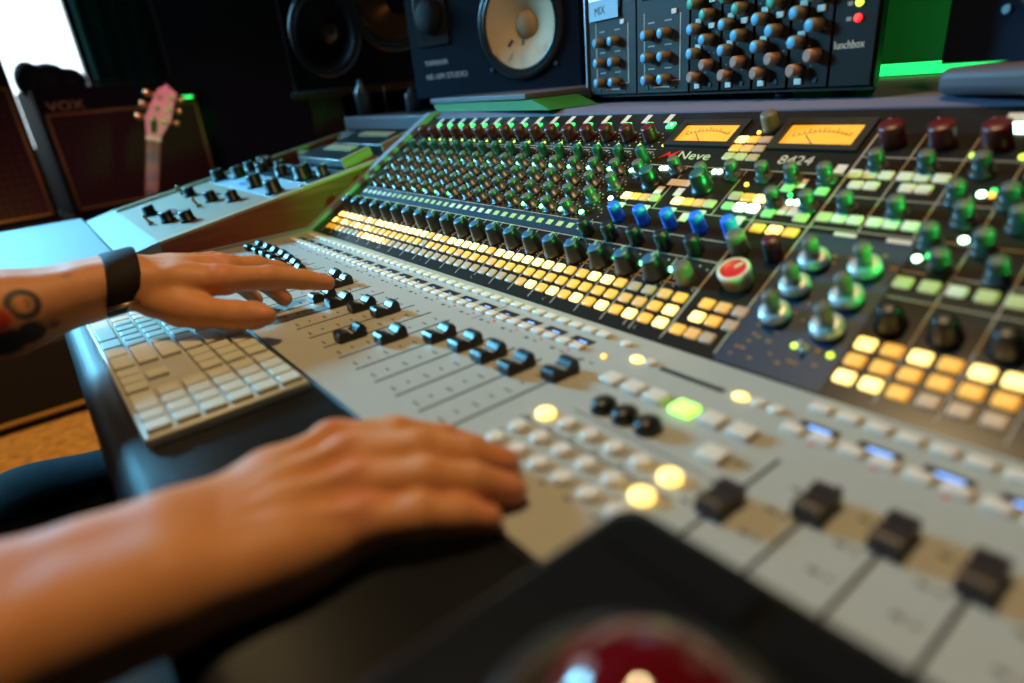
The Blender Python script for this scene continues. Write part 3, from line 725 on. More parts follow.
add('metal_rod', MB().tube([(-14.2, 13.4, 4.56), (-14.2, 13.4, 6.0), (-14.1, 13.4, 6.4)], .09, 'steel'), None, None, 'thin steel rod upright on the plank shelf between bottle and jar', 'rod')

# ------------------------------------------------------------------ rack of small modules on the ledge
RK0, RK1 = Vector((8.3, 12.25, 0)), Vector((22.0, 9.35, 0))
XK = face_frame(RK0.x, RK0.y, 5.08, RK1.x - RK0.x, RK1.y - RK0.y)
WK = (RK1 - RK0).length; HK = 6.2
rk = thing('module_rack', XK, 'portable rack of small grey audio modules on the console ledge', 'audio rack')
add('case', MB().prism([(0, -.12), (WK, -.12), (WK - 3.0, -4.6), (0, -4.6)], -.12, HK, 'modd', axis=1), rk, XK)
add('side_rail', MB().box((-.12, -.1, -4.5), (.02, HK, .12), 'steel', bev=.03), rk, XK)
for x in (1.2, WK - 3.6):
    for z in (-.8, -3.8): add('foot', MB().lathe([(.3, 0), (.34, .22)], 'rubber', n=14).mesh('foot'), rk, XK @ T(x, -.33, z) @ RX(-math.pi / 2))
ko_b = MB().lathe([(.20, 0), (.19, .40, 'modknob'), (.16, .43, 'modknob'), (.155, .435, 'modcap'), (.05, .44, 'modcap')], 'modknob', n=18)
KB_ = ko_b.mesh('knob')
KG_ = MB().lathe([(.20, 0), (.19, .40), (.16, .43), (.155, .435, 'modgreen'), (.05, .44, 'modgreen')], 'modknob', n=18).mesh('knob')
KP_ = MB().lathe([(.20, 0), (.19, .36), (.14, .41)], 'modpink', n=18).mesh('knob')
TAB = MB().box((-.14, -.09, 0), (.14, .09, .06), 'cream', bev=.02).mesh('button')
SCK = MB().lathe([(.09, 0), (.08, .03)], 'blackp', n=10).mesh('screw')
# fractions of the rack's width at which modules meet, read along its lower edge
mods = [(.12, 3.55, 'a'), (3.58, 6.70, 'a'), (6.73, 8.28, 'b'), (8.31, 9.73, 'b'), (9.76, 11.16, 'b'), (11.19, 12.64, 'b')]
for k, (x0, x1, ty) in enumerate(mods):
    md = add('module', MB().box((x0 + .03, 0, -.1), (x1 - .03, HK - .1, .02), 'mod' if ty == 'a' else 'modd', bev=.02), rk, XK)
    w = x1 - x0
    if ty == 'a':
        for j, y in enumerate((.50, 1.30, 2.10)):
            for s in (.30, .62): add('knob', KB_, md, XK @ T(x0 + w * s, y, .02))
        add('button', TAB, md, XK @ T(x0 + w * .74, 2.78, .02))
        ln = MB()
        for a, b in (((x0 + w * .15, .42), (x0 + w * .17, 2.9)), ((x0 + w * .83, .42), (x0 + w * .85, 2.7)), ((x0 + w * .15, .42), (x0 + w * .85, .45))): ln.box((*a, .015), (b[0], b[1], .025), 'faint')
        for y in (.86, 1.68, 2.5):
            for s in (.3, .62): ln.box((x0 + w * s - .2, y, .015), (x0 + w * s + .2, y + .05, .025), 'faint')
        ln.box((x0 + w * .35, .18, .015), (x0 + w * .65, .24, .025), 'faint')
        add('silkscreen', ln, md, XK)
        for s in (.22, .76): add('screw', SCK, md, XK @ T(x0 + w * s, .2, .02))
        add('display', MB().box((x0 + w * .12, 3.35, 0), (x0 + w * .72, HK - .3, .12), 'screen', bev=.03), md, XK)
        add('display_glow', MB().box((x0 + (.22 if k == 0 else .45), 3.74 if k == 0 else 4.2, .11), (x0 + (2.38 if k == 0 else 1.5), HK - .45, .13), 'lcd'), md, XK)
    else:
        ys = (.5, .88, 1.28, 1.68, 2.06, 2.46, 2.86, 3.26, 3.66, 4.06, 4.5, 4.9)
        for j, y in enumerate(ys):
            me = KP_ if j < 2 else (KB_ if j < 5 else KG_)
            add('knob', me, md, XK @ T(x0 + w * (.28 if j % 2 == 0 else .68), y, .02))
        for y in (.18, 1.48, 2.3): add('button', TAB, md, XK @ T(x0 + w * .3, y, .02))
        for y in (2.1, 2.9): add('button', TAB, md, XK @ T(x0 + w * .72, y, .02))
        sp = MB()
        for j in range(34):
            a = random.random(); y = .5 + 5.2 * random.random(); sp.box((x0 + w * (.1 + .8 * a), y, .015), (x0 + w * (.1 + .8 * a) + .05, y + .05, .025), 'orange')
        add('silkscreen', sp, md, XK); add('screw', SCK, md, XK @ T(x0 + w * .7, .2, .02))
psu = add('power_panel', MB().box((12.68, 0, -.1), (WK - .02, HK - .1, .02), 'modd', bev=.02), rk, XK)
text('lettering', 'lunchbox', .30, 'letterw', XK @ T(12.74, .98, .025), psu, sx=.86)
for y, me in ((1.72, LEDR), (2.1, LEDYB), (2.48, LEDYB)):
    add('indicator', me, psu, XK @ T(13.42, y, .02) @ Matrix.Diagonal((1.5, 1.5, 1.5, 1))); add('tick', MB().box((13.05, y - .05, .015), (13.2, y + .05, .03), 'faint').mesh('tick'), psu, XK)
nt_ = MB().box((.36, 2.98, .14), (2.5, 3.72, .15), 'paper', X=T(0, 0, 0))
note = add('sticky_note', nt_, None, XK, 'pale blue handwritten note stuck on the first module of the rack', 'note')
text('handwriting', 'MIX', .46, 'ink', XK @ T(.80, 3.16, .152) @ RZ(.06), note, ext=.004)
# glowing green strip behind the rack
add('light_strip', MB().box((13., 20.2, 4.8), (23.5, 20.5, 5.25), 'strip', bev=.04), None, None, 'bright green light strip lying on the ledge behind the module rack', 'light strip')

# ------------------------------------------------------------------ keyboard
kbX = T(17.15, -9.38, -.06) @ RZ(.012)
kb = thing('computer_keyboard', kbX, 'white full size computer keyboard lying on the black leather armrest', 'keyboard')
add('case', MB().box((-13.05, 0, 0), (0, 3.46, .26), 'alu', bev=.07, seg=3), kb, kbX)
ku = .5735
def keyrow(y, spec, h=.36, x0=None):
    x = -12.98
    for wu in spec:
        if wu < 0: x += -wu * ku; continue
        w = wu * ku
        me = MB().box((x + .045, y + .04, .25), (x + w - .045, y + h * 1.0 + .12, .25 + .13), 'key', bev=.03)
        add('key', me, kb, kbX); x += w
rows = [([1.5] + [1] * 3 + [1.5] * 0 + [6.0] + [1.25] * 4 + [-.0] + [-.25, 1, 1, 1, -.25, 2, 1, 1][0:0], .05)]
R_ = .558
keyrow(.06, [1.5, 1.25, 1.5, 6.0, 1.5, 1.5, 1.75, -.25, 1, 1, 1, -.25, 2, 1, 1], R_ - .16)
keyrow(.06 + R_, [2.25] + [1] * 10 + [2.75, -.25, -1, 1, -1, -.25, 1, 1, 1, 1], R_ - .16)
keyrow(.06 + 2 * R_, [1.75] + [1] * 11 + [2.25, -.25, -3, -.25, 1, 1, 1, 1], R_ - .16)
keyrow(.06 + 3 * R_, [1.5] + [1] * 12 + [1.5, -.25, 1, 1, 1, -.25, 1, 1, 1, 1], R_ - .16)
keyrow(.06 + 4 * R_, [1] * 13 + [2, -.25, 1, 1, 1, -.25, 1, 1, 1, 1], R_ - .16)
keyrow(.06 + 5 * R_, [1.15] * 13 + [-.05, -.25, 1, 1, 1, -.25, 1, 1, 1, 1], R_ - .16)

# ------------------------------------------------------------------ trackball
tX = T(28.2, -7.35, 0)
tb = thing('trackball', tX, 'black trackball with glossy ruby ball at the front of the console', 'trackball')
pts = []
w2, d2, rr = 2.25, 2.4, .30
for cx, cy, a0 in ((w2 - rr, d2 - rr, 0), (-w2 + rr, d2 - rr, 90), (-w2 + rr, -d2 + rr, 180), (w2 - rr, -d2 + rr, 270)):
    for i in range(7): a = math.radians(a0 + 15 * i); pts.append((cx + rr * math.cos(a), cy + rr * math.sin(a)))
bm_ = MB(); layers = []
for z, s in ((-.0, 1.), (1.0, 1.), (1.12, .985), (1.2, .955), (1.23, .90)):
    layers.append([bm_.bm.verts.new((x * s, y * s, z + .07 * 0)) for x, y in pts])
for a, b in zip(layers, layers[1:]):
    n = len(a); bm_._fin([bm_.bm.faces.new((a[i], a[(i + 1) % n], b[(i + 1) % n], b[i])) for i in range(n)], 'tbody', True)
bm_._fin([bm_.bm.faces.new(layers[-1]), bm_.bm.faces.new(layers[0][::-1])], 'tbody', False)
add('shell', bm_, tb, tX)
add('scroll_ring', MB().lathe([(1.36, 1.2), (1.33, 1.34), (1.15, 1.39), (.95, 1.28)], 'tring', n=40, cap=False), tb, tX)
add('ball', MB().ball((0, .1, 1.3), .90, 'tball', n=32), tb, tX)
for sx in (-1, 1):
    for sy in (-1, 1):
        add('button', MB().prism([(sx * .2, sy * 1.55), (sx * 1.85, sy * 1.55), (sx * 1.85, sy * 2.1), (sx * .2, sy * 2.1)], 1.20, 1.29, 'tbody', axis=2), tb, tX)

# ------------------------------------------------------------------ amplifiers, guitar and the far left of the room
def amp(X, w, h, d, label, name='guitar_amplifier', badge=True):
    """x along the front, y up, z out"""
    r = thing(name, X, label, 'amplifier')
    add('cabinet', MB().box((0, 0, -d), (w, h, 0), 'tolex', bev=.3, seg=3), r, X)
    g = add('grille_cloth', MB().box((.6, .55, -.05), (w - .6, h * .80, .06), 'cloth'), r, X)
    pp = MB()
    for a, b in (((.6, h * .80), (w - .6, h * .80)), ((.6, .55), (w - .6, .55)), ((.6, .55), (.6, h * .80)), ((w - .6, .55), (w - .6, h * .80))): pp.tube([(*a, .08), (*b, .08)], .14, 'gold', n=8)
    add('piping', pp, r, X)
    add('handle', MB().tube([(w * .4, h, -d / 2), (w * .42, h + .5, -d / 2), (w * .58, h + .5, -d / 2), (w * .6, h, -d / 2)], .22, 'tolex'), r, X)
    if badge:
        text('lettering', 'VOX', 1.4, 'letterg', X @ T(.9, h * .83, .06), r, ext=.05, sx=1.3)
        add('green_bar', MB().box((w - 2.2, h * .84, 0), (w - .7, h * .86, .12), 'led_gs', bev=.03), r, X)  # small emissive green bar at the upper right of the front
    return r
XA = face_frame(-62.7, -5.5, -4.5, -.172, .985)
amp(XA, 18.3, 14.3, 8, 'black guitar amplifier with dark diamond grille and gold piping, behind the guitar')
XA2 = face_frame(-56.6, -28.6, -3.9, -.05, 1.0)
amp(XA2, 21.4, 17.2, 9, 'larger black guitar amplifier with reddish grille before the window', badge=False)
for X, w, lab in ((XA, 18.3, 'black cabinet supporting the amplifier behind the guitar'), (XA2, 21.4, 'black cabinet supporting the larger amplifier before the window')):
    Z = X @ T(-.2, 0, 0)
    cab = thing('speaker_cabinet', Z, lab, 'speaker cabinet')
    z0 = FL - X.translation.z
    add('cabinet', MB().box((0, z0, -9), (w + .4, -.05, .2), 'tolex', bev=.25), cab, Z)
    add('grille_cloth', MB().box((.8, z0 + .8, .15), (w - .4, -1., .25), 'spk'), cab, Z)
bg = MB()
for c_, r_ in (((1.6, 9.0, -3), (1.6, 1.3, 1.7)), ((3.6, 9.0, -3), (2.2, 1.15, 1.8)), ((5.6, 8.8, -3.1), (1.8, .9, 1.5)), ((2.6, 9.7, -3), (1.2, .7, 1.1))):
    bg.ball((c_[0], c_[1] + 6.3, c_[2]), (r_[0], r_[1] * 1.75, r_[2]), 'bag', n=24)
me = bg.mesh('cloth_bag')
ob = bpy.data.objects.new('bag_source', me); COL.objects.link(ob); md = ob.modifiers.new('r', 'REMESH'); md.mode = 'VOXEL'; md.voxel_size = .006
bpy.context.view_layer.update(); me2 = bpy.data.meshes.new_from_object(ob.evaluated_get(bpy.context.evaluated_depsgraph_get())); bpy.data.objects.remove(ob)
for p in me2.polygons: p.use_smooth = True
add('cloth_bag', me2, None, XA @ T(-.6, -.1, 0), 'soft black bag slumped on the guitar amplifier before the window', 'bag')
# guitar: x across, y up, z out
XG = face_frame(-42.3, 2.0, 1.35, .20, .98) @ T(0, 2.4, 0) @ RZ(-.31) @ T(0, -2.4, 0)
gt = thing('electric_guitar', XG @ T(0, -23, 0), 'guitar with pink headstock and gold tuners standing before the amplifier', 'guitar')
LG = Matrix.Rotation(-.1, 4, 'X')
hd = [(-.62, 2.6), (-.82, 3.3), (-1.15, 4.3), (-.95, 5.8), (-.75, 7.0), (-.15, 7.8), (.3, 7.45), (.95, 7.1), (.95, 5.8), (1.05, 4.4), (.75, 3.3), (.62, 2.6)]
hd = [(x + .2 * (y - 2.6), y) for x, y in hd]
add('headstock', MB().prism(hd, -.25, .22, 'pink', axis=2), gt, XG)
add('truss_cover', MB().prism([(-.22, 3.0), (.22, 3.0), (.3, 4.0), (0, 4.6), (-.3, 4.0)], .22, .3, 'inlay', axis=2), gt, XG)
add('nut', MB().box((-.65, 2.25, -.2), (.65, 2.6, .35), 'nut', bev=.04), gt, XG)
fb = MB(); fb.box((-.62, -13, -.3), (.62, 2.25, .2), 'fret')
inl = fb
for k in range(7): inl.box((-.48, .1 - 1.9 * k, .19), (.48, 1.25 - 1.9 * k, .23), 'inlay')
add('neck', fb, gt, XG)
tn = MB().lathe([(.16, 0), (.16, .35), (.3, .42), (.34, .8), (.2, .95)], 'goldm', n=12).mesh('tuner')
for s in (-1, 1):
    for k, y in enumerate((4.3, 5.5, 6.6)):
        add('tuner', tn, gt, XG @ T(s * (1.0 - .08 * k) + .2 * (y - 2.6), y, 0) @ RY(s * math.pi / 2)); add('tuner_post', MB().lathe([(.17, .2), (.13, .5), (.17, .55)], 'goldm', n=10).mesh('tuner_post'), gt, XG @ T(s * .48 + .2 * (y - 2.6), y, 0))
st_ = MB()
for k in range(6): x = -.4 + .16 * k; st_.tube([(x, 2.5, .38), (x, -17, .35)], .018, 'silver', n=5)
add('strings', st_, gt, XG)
ol = []
for i in range(40):
    a = 2 * math.pi * i / 40; r_ = 4.6 + .9 * math.cos(2 * a) * -1 + .5 * math.sin(a) * -1
    ol.append((r_ * .92 * math.cos(a), -17.4 + r_ * 1.12 * math.sin(a)))
add('guitar_body', MB().prism(ol, -.8, .3, 'pink', axis=2), gt, XG)
gs = thing('guitar_stand', XG @ T(0, -24, 0), 'black metal stand cradling the pink guitar', 'guitar stand')
for s in (-1, 1): add('leg', MB().tube([(s * 2.6, -23.4, 1.8), (s * .5, -20.6, -1.2)], .2, 'blackp'), gs, XG)
add('mast', MB().tube([(0, -23.4, -4.0), (0, -9, -.95), (0, -3.5, -.75)], .2, 'blackp'), gs, XG)
# black acoustic panel and its metal edge, between amplifiers and main monitor
XQ = face_frame(-77, 12.2, FL, .42, .9)
gb = thing('acoustic_panel', XQ, 'tall black cloth acoustic panel standing behind the guitar amplifier', 'acoustic panel')
add('padded_board', MB().box((0, 0, -1.2), (22, 52, 0), 'gobo', bev=.1), gb, XQ)
add('metal_edge', MB().box((21.9, .2, -.9), (22.15, 51, .1), 'steel'), gb, XQ)
# rug
rg = MB().box((-55.6, -45, FL), (-20, -4, FL + .25), 'rug', bev=.1)
add('rug', rg, None, None, 'ochre mottled rug on the wooden floor below the armrest', 'rug')
eb = thing('equipment_case', T(-55, -12, FL), 'low black equipment case with gold edging standing on the rug', 'case')
add('case_body', MB().box((-55.3, -32, FL + .26), (-48.5, -6, FL + 9), 'tolex', bev=.2), eb)
add('edging', MB().box((-48.5, -31.8, FL + 1.25), (-48.3, -6.2, FL + 1.6), 'gold'), eb)

# ------------------------------------------------------------------ person
def surface(prims_groups, step, pad=.25):
    """Blend tapered rods and balls into one smooth surface (surface nets). prims_groups: list of (k_inside, [rods], k_join)."""
    allp = [p for g in prims_groups for p in g[1]]
    lo = np.min([np.minimum(np.array(a) - ra, np.array(b) - rb) for a, ra, b, rb in allp], 0) - pad
    hi = np.max([np.maximum(np.array(a) + ra, np.array(b) + rb) for a, ra, b, rb in allp], 0) + pad
    n = np.ceil((hi - lo) / step).astype(int) + 1
    ax = [lo[i] + step * np.arange(n[i]) for i in range(3)]
    D = None
    def smin(a, b, k):
        if k <= 0: return np.minimum(a, b)
        h = np.clip(.5 + .5 * (b - a) / k, 0, 1)
        return b * (1 - h) + a * h - k * h * (1 - h)
    G = np.stack(np.meshgrid(*ax, indexing='ij'), -1).astype(np.float32)
    for kin, rods, kj in prims_groups:
        g = None
        for a, ra, b, rb in rods:
            a = np.array(a, np.float32); b = np.array(b, np.float32); ba = b - a; L2 = float(ba @ ba) + 1e-9
            pa = G - a; t = np.clip((pa @ ba) / L2, 0, 1)
            d = np.sqrt(((pa - t[..., None] * ba) ** 2).sum(-1)) - (ra + (rb - ra) * t)
            g = d if g is None else smin(g, d, kin)
        D = g if D is None else smin(D, g, kj)
    ins = D < 0
    c = np.zeros(tuple(n - 1), np.int8)
    offs = [(i, j, k) for i in (0, 1) for j in (0, 1) for k in (0, 1)]
    sl = lambda o: tuple(slice(o[q], n[q] - 1 + o[q]) for q in range(3))
    for o in offs: c += ins[sl(o)]
    act = (c > 0) & (c < 8)
    idx = -np.ones(act.shape, np.int64); idx[act] = np.arange(act.sum())
    cells = np.argwhere(act)
    acc = np.zeros((len(cells), 3)); cnt = np.zeros(len(cells))
    for o in offs:
        for q in range(3):
            if o[q] == 0:
                o2 = list(o); o2[q] = 1
                A = D[tuple((cells + o).T)]; B = D[tuple((cells + o2).T)]
                cr = (A < 0) != (B < 0); t = np.where(cr, A / np.where(cr, A - B, 1), 0)
                p = np.array(o, float) + np.zeros((len(cells), 3)); p[:, q] += t
                acc += p * cr[:, None]; cnt += cr
    V = lo + step * (cells + acc / cnt[:, None])
    F = []
    for q in range(3):
        u, v = (q + 1) % 3, (q + 2) % 3
        s0 = [slice(0, n[i]) for i in range(3)]; s1 = list(s0); s0[q] = slice(0, n[q] - 1); s1[q] = slice(1, n[q])
        a, b = ins[tuple(s0)], ins[tuple(s1)]
        e = np.argwhere(a != b); e = e[(e[:, u] > 0) & (e[:, v] > 0) & (e[:, u] < n[u] - 1) & (e[:, v] < n[v] - 1)]
        fl = a[tuple(e.T)]
        def at(du, dv): x = e.copy(); x[:, u] += du; x[:, v] += dv; return idx[tuple(x.T)]
        Q = np.stack([at(-1, -1), at(0, -1), at(0, 0), at(-1, 0)], 1); Q[~fl] = Q[~fl][:, ::-1]
        F.append(Q)
    F = np.concatenate(F); F = F[(F >= 0).all(1)]
    return V, F

def chain(*pr): return [(pr[i][0], pr[i][1], pr[i + 1][0], pr[i + 1][1]) for i in range(len(pr) - 1)]
def lerp(a, b, t): return tuple(np.array(a) * (1 - t) + np.array(b) * t)
def finger(mcp, tip, bend, r0, up=(0, 0, 1), stretch=1.):
    """four joints between knuckle and tip; bend lifts the middle joints"""
    m = np.array(mcp, float); t = np.array(tip, float); u = np.array(up, float)
    p1 = m * .56 + t * .44 + u * bend; p2 = m * .24 + t * .76 + u * bend * .72
    return chain((m, r0), (p1, r0 * .90), (p2, r0 * .80), (t, r0 * .66)) + [(p1, r0 * .91, p1, r0 * .91)]

def hand(wr, mcps, tips, bends, thumb, elbow, shoulder, z_up, fore_r=(.62, 1.05), wflat=(.62, .62)):
    wr = np.array(wr, float); el = np.array(elbow, float); sh = np.array(shoulder, float)
    up = np.array(z_up, float); up /= np.linalg.norm(up)
    across = np.array(mcps[3], float) - np.array(mcps[0], float); across /= np.linalg.norm(across)
    fa = wr - el; fa /= np.linalg.norm(fa)
    # forearm: two parallel bones make an oval section
    arm_ = []
    for s in (-1, 1):
        o = across * s
        arm_ += chain((sh, 1.35), (el + o * .25, 1.15), (lerp(el, wr, .3) + o * .32, 1.18), (lerp(el, wr, .65) + o * .36, 1.0), (lerp(el, wr, .9) + o * .36, .72), (wr + o * .38, .64))
    palm = []
    for k, m in enumerate(mcps):
        base = wr + across * (-.46 + .31 * k) + fa * .25
        pm = np.array(m) - up * .05
        palm += chain((base, .56), (lerp(base, pm, .55), .50), (pm, .39))
    mid_ = [lerp(wr, np.mean(mcps, 0), .6)]
    palm += [(mid_[0] - up * .12, .45, mid_[0] - up * .12, .45)]
    hyp = lerp(wr, mcps[3], .4); palm += [(hyp + across * .22 - up * .16, .58, lerp(wr, mcps[3], .75) + across * .1 - up * .12, .46)]
    th = [np.array(q, float) for q in thumb]
    palm += chain((th[0], .50), (lerp(th[0], th[1], .6), .50), (th[1], .42))
    groups = [(.30, arm_, .0), (.26, palm, .62)]
    kn = []
    for k, m in enumerate(mcps): kn.append((np.array(m) + up * .08, .31, np.array(m) + up * .08 + fa * .12, .29))
    groups.append((.0, kn, .18))
    for k in range(4):
        groups.append((.10, finger(mcps[k], tips[k], bends[k], (.385, .40, .38, .335)[k], up), .13))
    groups.append((.10, chain((th[1], .44), (th[2], .40), (lerp(th[2], th[3], .6), .385), (th[3], .27)), .22))
    # tendons on the back of the hand and a few veins
    td = []
    for k, m in enumerate(mcps):
        a = lerp(wr, m, .38) + up * .47; b = np.array(m) + up * .37
        td.append((a, .06, b, .085))
    groups.append((.05, td, .17))
    return groups

LH = dict(wr=(10.0, -8.44, 1.85), mcps=[(11.75, -6.05, 1.62), (11.05, -5.75, 1.74), (10.35, -5.85, 1.72), (9.7, -6.2, 1.66)],
          tips=[(11.93, -3.2, .80), (10.55, -3.75, .95), (10.75, -4.25, .32), (9.95, -4.9, .32)], bends=[.12, .12, .42, .36],
          thumb=[(10.95, -7.75, 1.30), (12.0, -6.95, .98), (12.85, -6.2, .86), (13.5, -5.6, .82)], elbow=(10.0, -16.0, 1.5), shoulder=(9.3, -19.5, 8.6), z_up=(-.15, -.1, 1))
RH = dict(wr=(22.25, -9.85, .66), mcps=[(21.12, -6.95, .74), (21.78, -7.0, .74), (22.42, -7.15, .62), (23.05, -7.42, .44)],
          tips=[(22.42, -4.95, .27), (23.1, -4.85, .27), (23.72, -5.2, .25), (24.0, -5.85, .22)], bends=[.20, .20, .18, .13],
          thumb=[(21.55, -9.1, .55), (21.1, -8.1, .36), (21.15, -7.3, .24), (21.5, -6.6, .18)], elbow=(21.1, -17.2, .55), shoulder=(21.2, -20, 8.6), z_up=(.22, 0, 1))
parts_ = [surface(hand(**LH), .06), surface(hand(**RH), .06)]
tor = [(.6, chain(((15.2, -20.5, -6.5), 3.2), ((15.2, -21, 0), 3.0), ((15.2, -20.8, 5.6), 3.5), ((15.2, -20.6, 7.6), 2.4)) + [((11.6, -20.4, 8.0), 1.5, (18.9, -20.6, 8.0), 1.5)] + [((13.2, -20.6, 3.6), 2.7, (17.2, -20.6, 3.6), 2.7)], 0),
       (.3, chain(((15.2, -20.4, 8), 1.5), ((15.2, -19.8, 11), 1.35)), .8),
       (.5, [((15.2, -19.6, 13.6), 2.3, (15.2, -19.2, 12.6), 2.0), ((15.2, -18.3, 11.4), 1.15, (15.2, -18.6, 12.2), 1.5), ((15.2, -17.2, 13.0), .22, (15.2, -17.0, 12.45), .34), ((13.0, -19.6, 13.1), .35, (13.0, -19.7, 12.5), .25), ((17.4, -19.6, 13.1), .35, (17.4, -19.7, 12.5), .25)], .3)]
parts_.append(surface(tor, .22))
Vs, Fs, off = [], [], 0
for V, F in parts_: Vs.append(V); Fs.append(F + off); off += len(V)
V = np.concatenate(Vs); F = np.concatenate(Fs)
me = bpy.data.meshes.new('person'); me.from_pydata((V * U).tolist(), [], F.tolist()); me.update()
for p in me.polygons: p.use_smooth = True
# skin tint per vertex: redder knuckles and fingertips, the inked forearm
tint = np.zeros((len(V), 4), np.float32); tint[:, 3] = 1
def blob(c, r, soft=.5): return np.clip((r - np.linalg.norm(V - np.array(c), axis=1)) / (r * soft) + .0, 0, 1)
red = np.zeros(len(V))
for h in (LH, RH):
    for m in h['mcps']: red = np.maximum(red, .7 * blob(np.array(m) + (0, 0, .3), .5, .8))
    for t in h['tips'] + [h['thumb'][3]]: red = np.maximum(red, .8 * blob(t, .55, .8))
tint[:, 0] = red
def ink(c, r, edge=.25): return np.clip((r - np.linalg.norm(V - np.array(c), axis=1)) / (edge * r), 0, 1)
ink_d = np.zeros(len(V)); ink_r = np.zeros(len(V))
for c_, r_ in (((11.4, -10.62, 1.3), .42), ((11.4, -10.1, 1.3), .34), ((11.4, -11.2, 1.25), .5), ((11.3, -11.7, 1.3), .5)): ink_d = np.maximum(ink_d, ink(c_, r_))
d0 = np.linalg.norm(V - np.array((11.12, -10.63, 2.05)), axis=1)
ink_d = np.maximum(ink_d, 1. * np.clip(1.4 - 1.4 * np.abs(d0 - .34) / .11, 0, 1)); ink_d = np.maximum(ink_d, .5 * np.clip((.3 - d0) / .1, 0, 1) * (np.sin(V[:, 1] * 22) > .1))
ink_r = ink((11.15, -11.15, 1.85), .42); ink_d = np.clip(ink_d - ink_r, 0, 1)
ink_d = np.maximum(ink_d, .6 * ink((10.85, -9.52, 2.6), .22, .6))
tint[:, 1] = ink_d; tint[:, 2] = ink_r
at = me.color_attributes.new('skin_marks', 'FLOAT_COLOR', 'POINT'); at.data.foreach_set('color', tint.ravel())
ms = mat('skin', (.52, .30, .19), .55, bump=.15, bscale=600, sss=.0, spec=.3)
nt = ms.node_tree; b = nt.nodes['Principled BSDF']
ca = nt.nodes.new('ShaderNodeVertexColor'); ca.layer_name = 'skin_marks'
sp = nt.nodes.new('ShaderNodeSeparateColor'); nt.links.new(ca.outputs[0], sp.inputs[0])
tc = nt.nodes.new('ShaderNodeTexCoord'); nz = nt.nodes.new('ShaderNodeTexNoise'); nz.inputs['Scale'].default_value = 55; nz.inputs['Detail'].default_value = 5; nt.links.new(tc.outputs['Object'], nz.inputs['Vector'])
def mix(fac, a, bcol):
    m = nt.nodes.new('ShaderNodeMix'); m.data_type = 'RGBA'; nt.links.new(fac, m.inputs['Factor'])
    if isinstance(a, tuple): m.inputs['A'].default_value = (*a, 1)
    else: nt.links.new(a, m.inputs['A'])
    m.inputs['B'].default_value = (*bcol, 1); return m.outputs['Result']
c1 = mix(nz.outputs['Fac'], (.52, .195, .066), (.64, .265, .100))
c1 = mix(sp.outputs[0], c1, (.62, .20, .11)); c1 = mix(sp.outputs[1], c1, (.045, .035, .032)); c1 = mix(sp.outputs[2], c1, (.45, .03, .015))
nt.links.new(c1, b.inputs['Base Color'])
me.materials.append(ms)
person = add('person', me, None, T(0, 0, 0), 'person with tattooed forearm and dark wrist strap, both hands reaching over the console', 'person')
# clothing and hair
def soft(name, groups, step, m, parent):
    v, f = surface(groups, step); q = bpy.data.meshes.new(name); q.from_pydata((v * U).tolist(), [], f.tolist()); q.update()
    for p in q.polygons: p.use_smooth = True
    q.materials.append(M[m]); return add(name, q, parent)
grow = lambda rods, d: [(a, ra + d, b_, rb + d) for a, ra, b_, rb in rods]
sl_ = []
for h in (LH, RH):
    s_, e_ = np.array(h['shoulder']), np.array(h['elbow']); sl_ += [(s_, 1.75, lerp(s_, e_, .62), 1.6)]
soft('shirt', [(.6, grow(tor[0][1], .3), 0), (.4, sl_, .6)], .25, 'shirt', person)
soft('hair', [(.5, [((15.2, -20.2, 14.2), 2.35, (15.2, -19.8, 15.0), 1.9), ((15.2, -21.0, 12.6), 1.7, (15.2, -20.8, 13.4), 2.0)], 0)], .22, 'hair', person)
soft('trousers', [(.6, chain(((13.2, -20.5, -6.8), 2.9), ((9.0, -12.5, -5.7), 2.4), ((8.8, -7.4, -5.9), 2.05), ((8.8, -6.6, -14), 1.6), ((8.8, -7, FL + 1.6), 1.25)) +
     chain(((17, -20.5, -7), 2.9), ((19.6, -12.5, -6.4), 2.35), ((19.8, -7.4, -6.4), 2.0), ((19.8, -6.8, -14), 1.6), ((19.8, -7, FL + 1.6), 1.25)) + [((15.2, -20.8, -6.6), 3.3, (15.2, -20.8, -6), 3.2)], 0)], .25, 'jean', person)
soft('shoe', [(.4, [((8.8, -7.4, FL + .75), .8, (8.8, -4.2, FL + .6), .65)], 0)], .15, 'blackp', person)
soft('shoe', [(.4, [((19.8, -7.4, FL + .75), .8, (19.8, -4.2, FL + .6), .65)], 0)], .15, 'blackp', person)
# eyes, brows and mouth
for s in (-.85, .85): add('eye', MB().ball((15.2 + s, -17.45, 13.2), .3, 'nut', n=14), person); add('eyebrow', MB().tube([(15.2 + s - .5, -17.25, 13.75), (15.2 + s, -17.15, 13.9), (15.2 + s + .5, -17.3, 13.75)], .1, 'hair'), person)
# strap on the left wrist
wv = np.array(LH['wr']); ev = np.array(LH['elbow']); fa = (wv - ev) / np.linalg.norm(wv - ev)
ac = np.array(LH['mcps'][3]) - np.array(LH['mcps'][0]); ac = ac - fa * (ac @ fa); ac /= np.linalg.norm(ac); nn = np.cross(fa, ac); nn /= np.linalg.norm(nn)
cen = wv + fa * .02
sb = MB(); n = 48; rings = []
for t, rad in ((-.42, 1.0), (-.42, 1.09), (-.36, 1.12), (.36, 1.12), (.42, 1.09), (.42, 1.0)):
    rings.append([sb.bm.verts.new(Vector(cen + fa * (t + .26 * math.sin(2 * math.pi * i / n)) + ac * (1.12 * rad * math.cos(2 * math.pi * i / n)) + nn * (.76 * rad * math.sin(2 * math.pi * i / n)))) for i in range(n)])
for a, b_ in zip(rings, rings[1:]): sb._fin([sb.bm.faces.new((a[i], a[(i + 1) % n], b_[(i + 1) % n], b_[i])) for i in range(n)], 'strap', True)
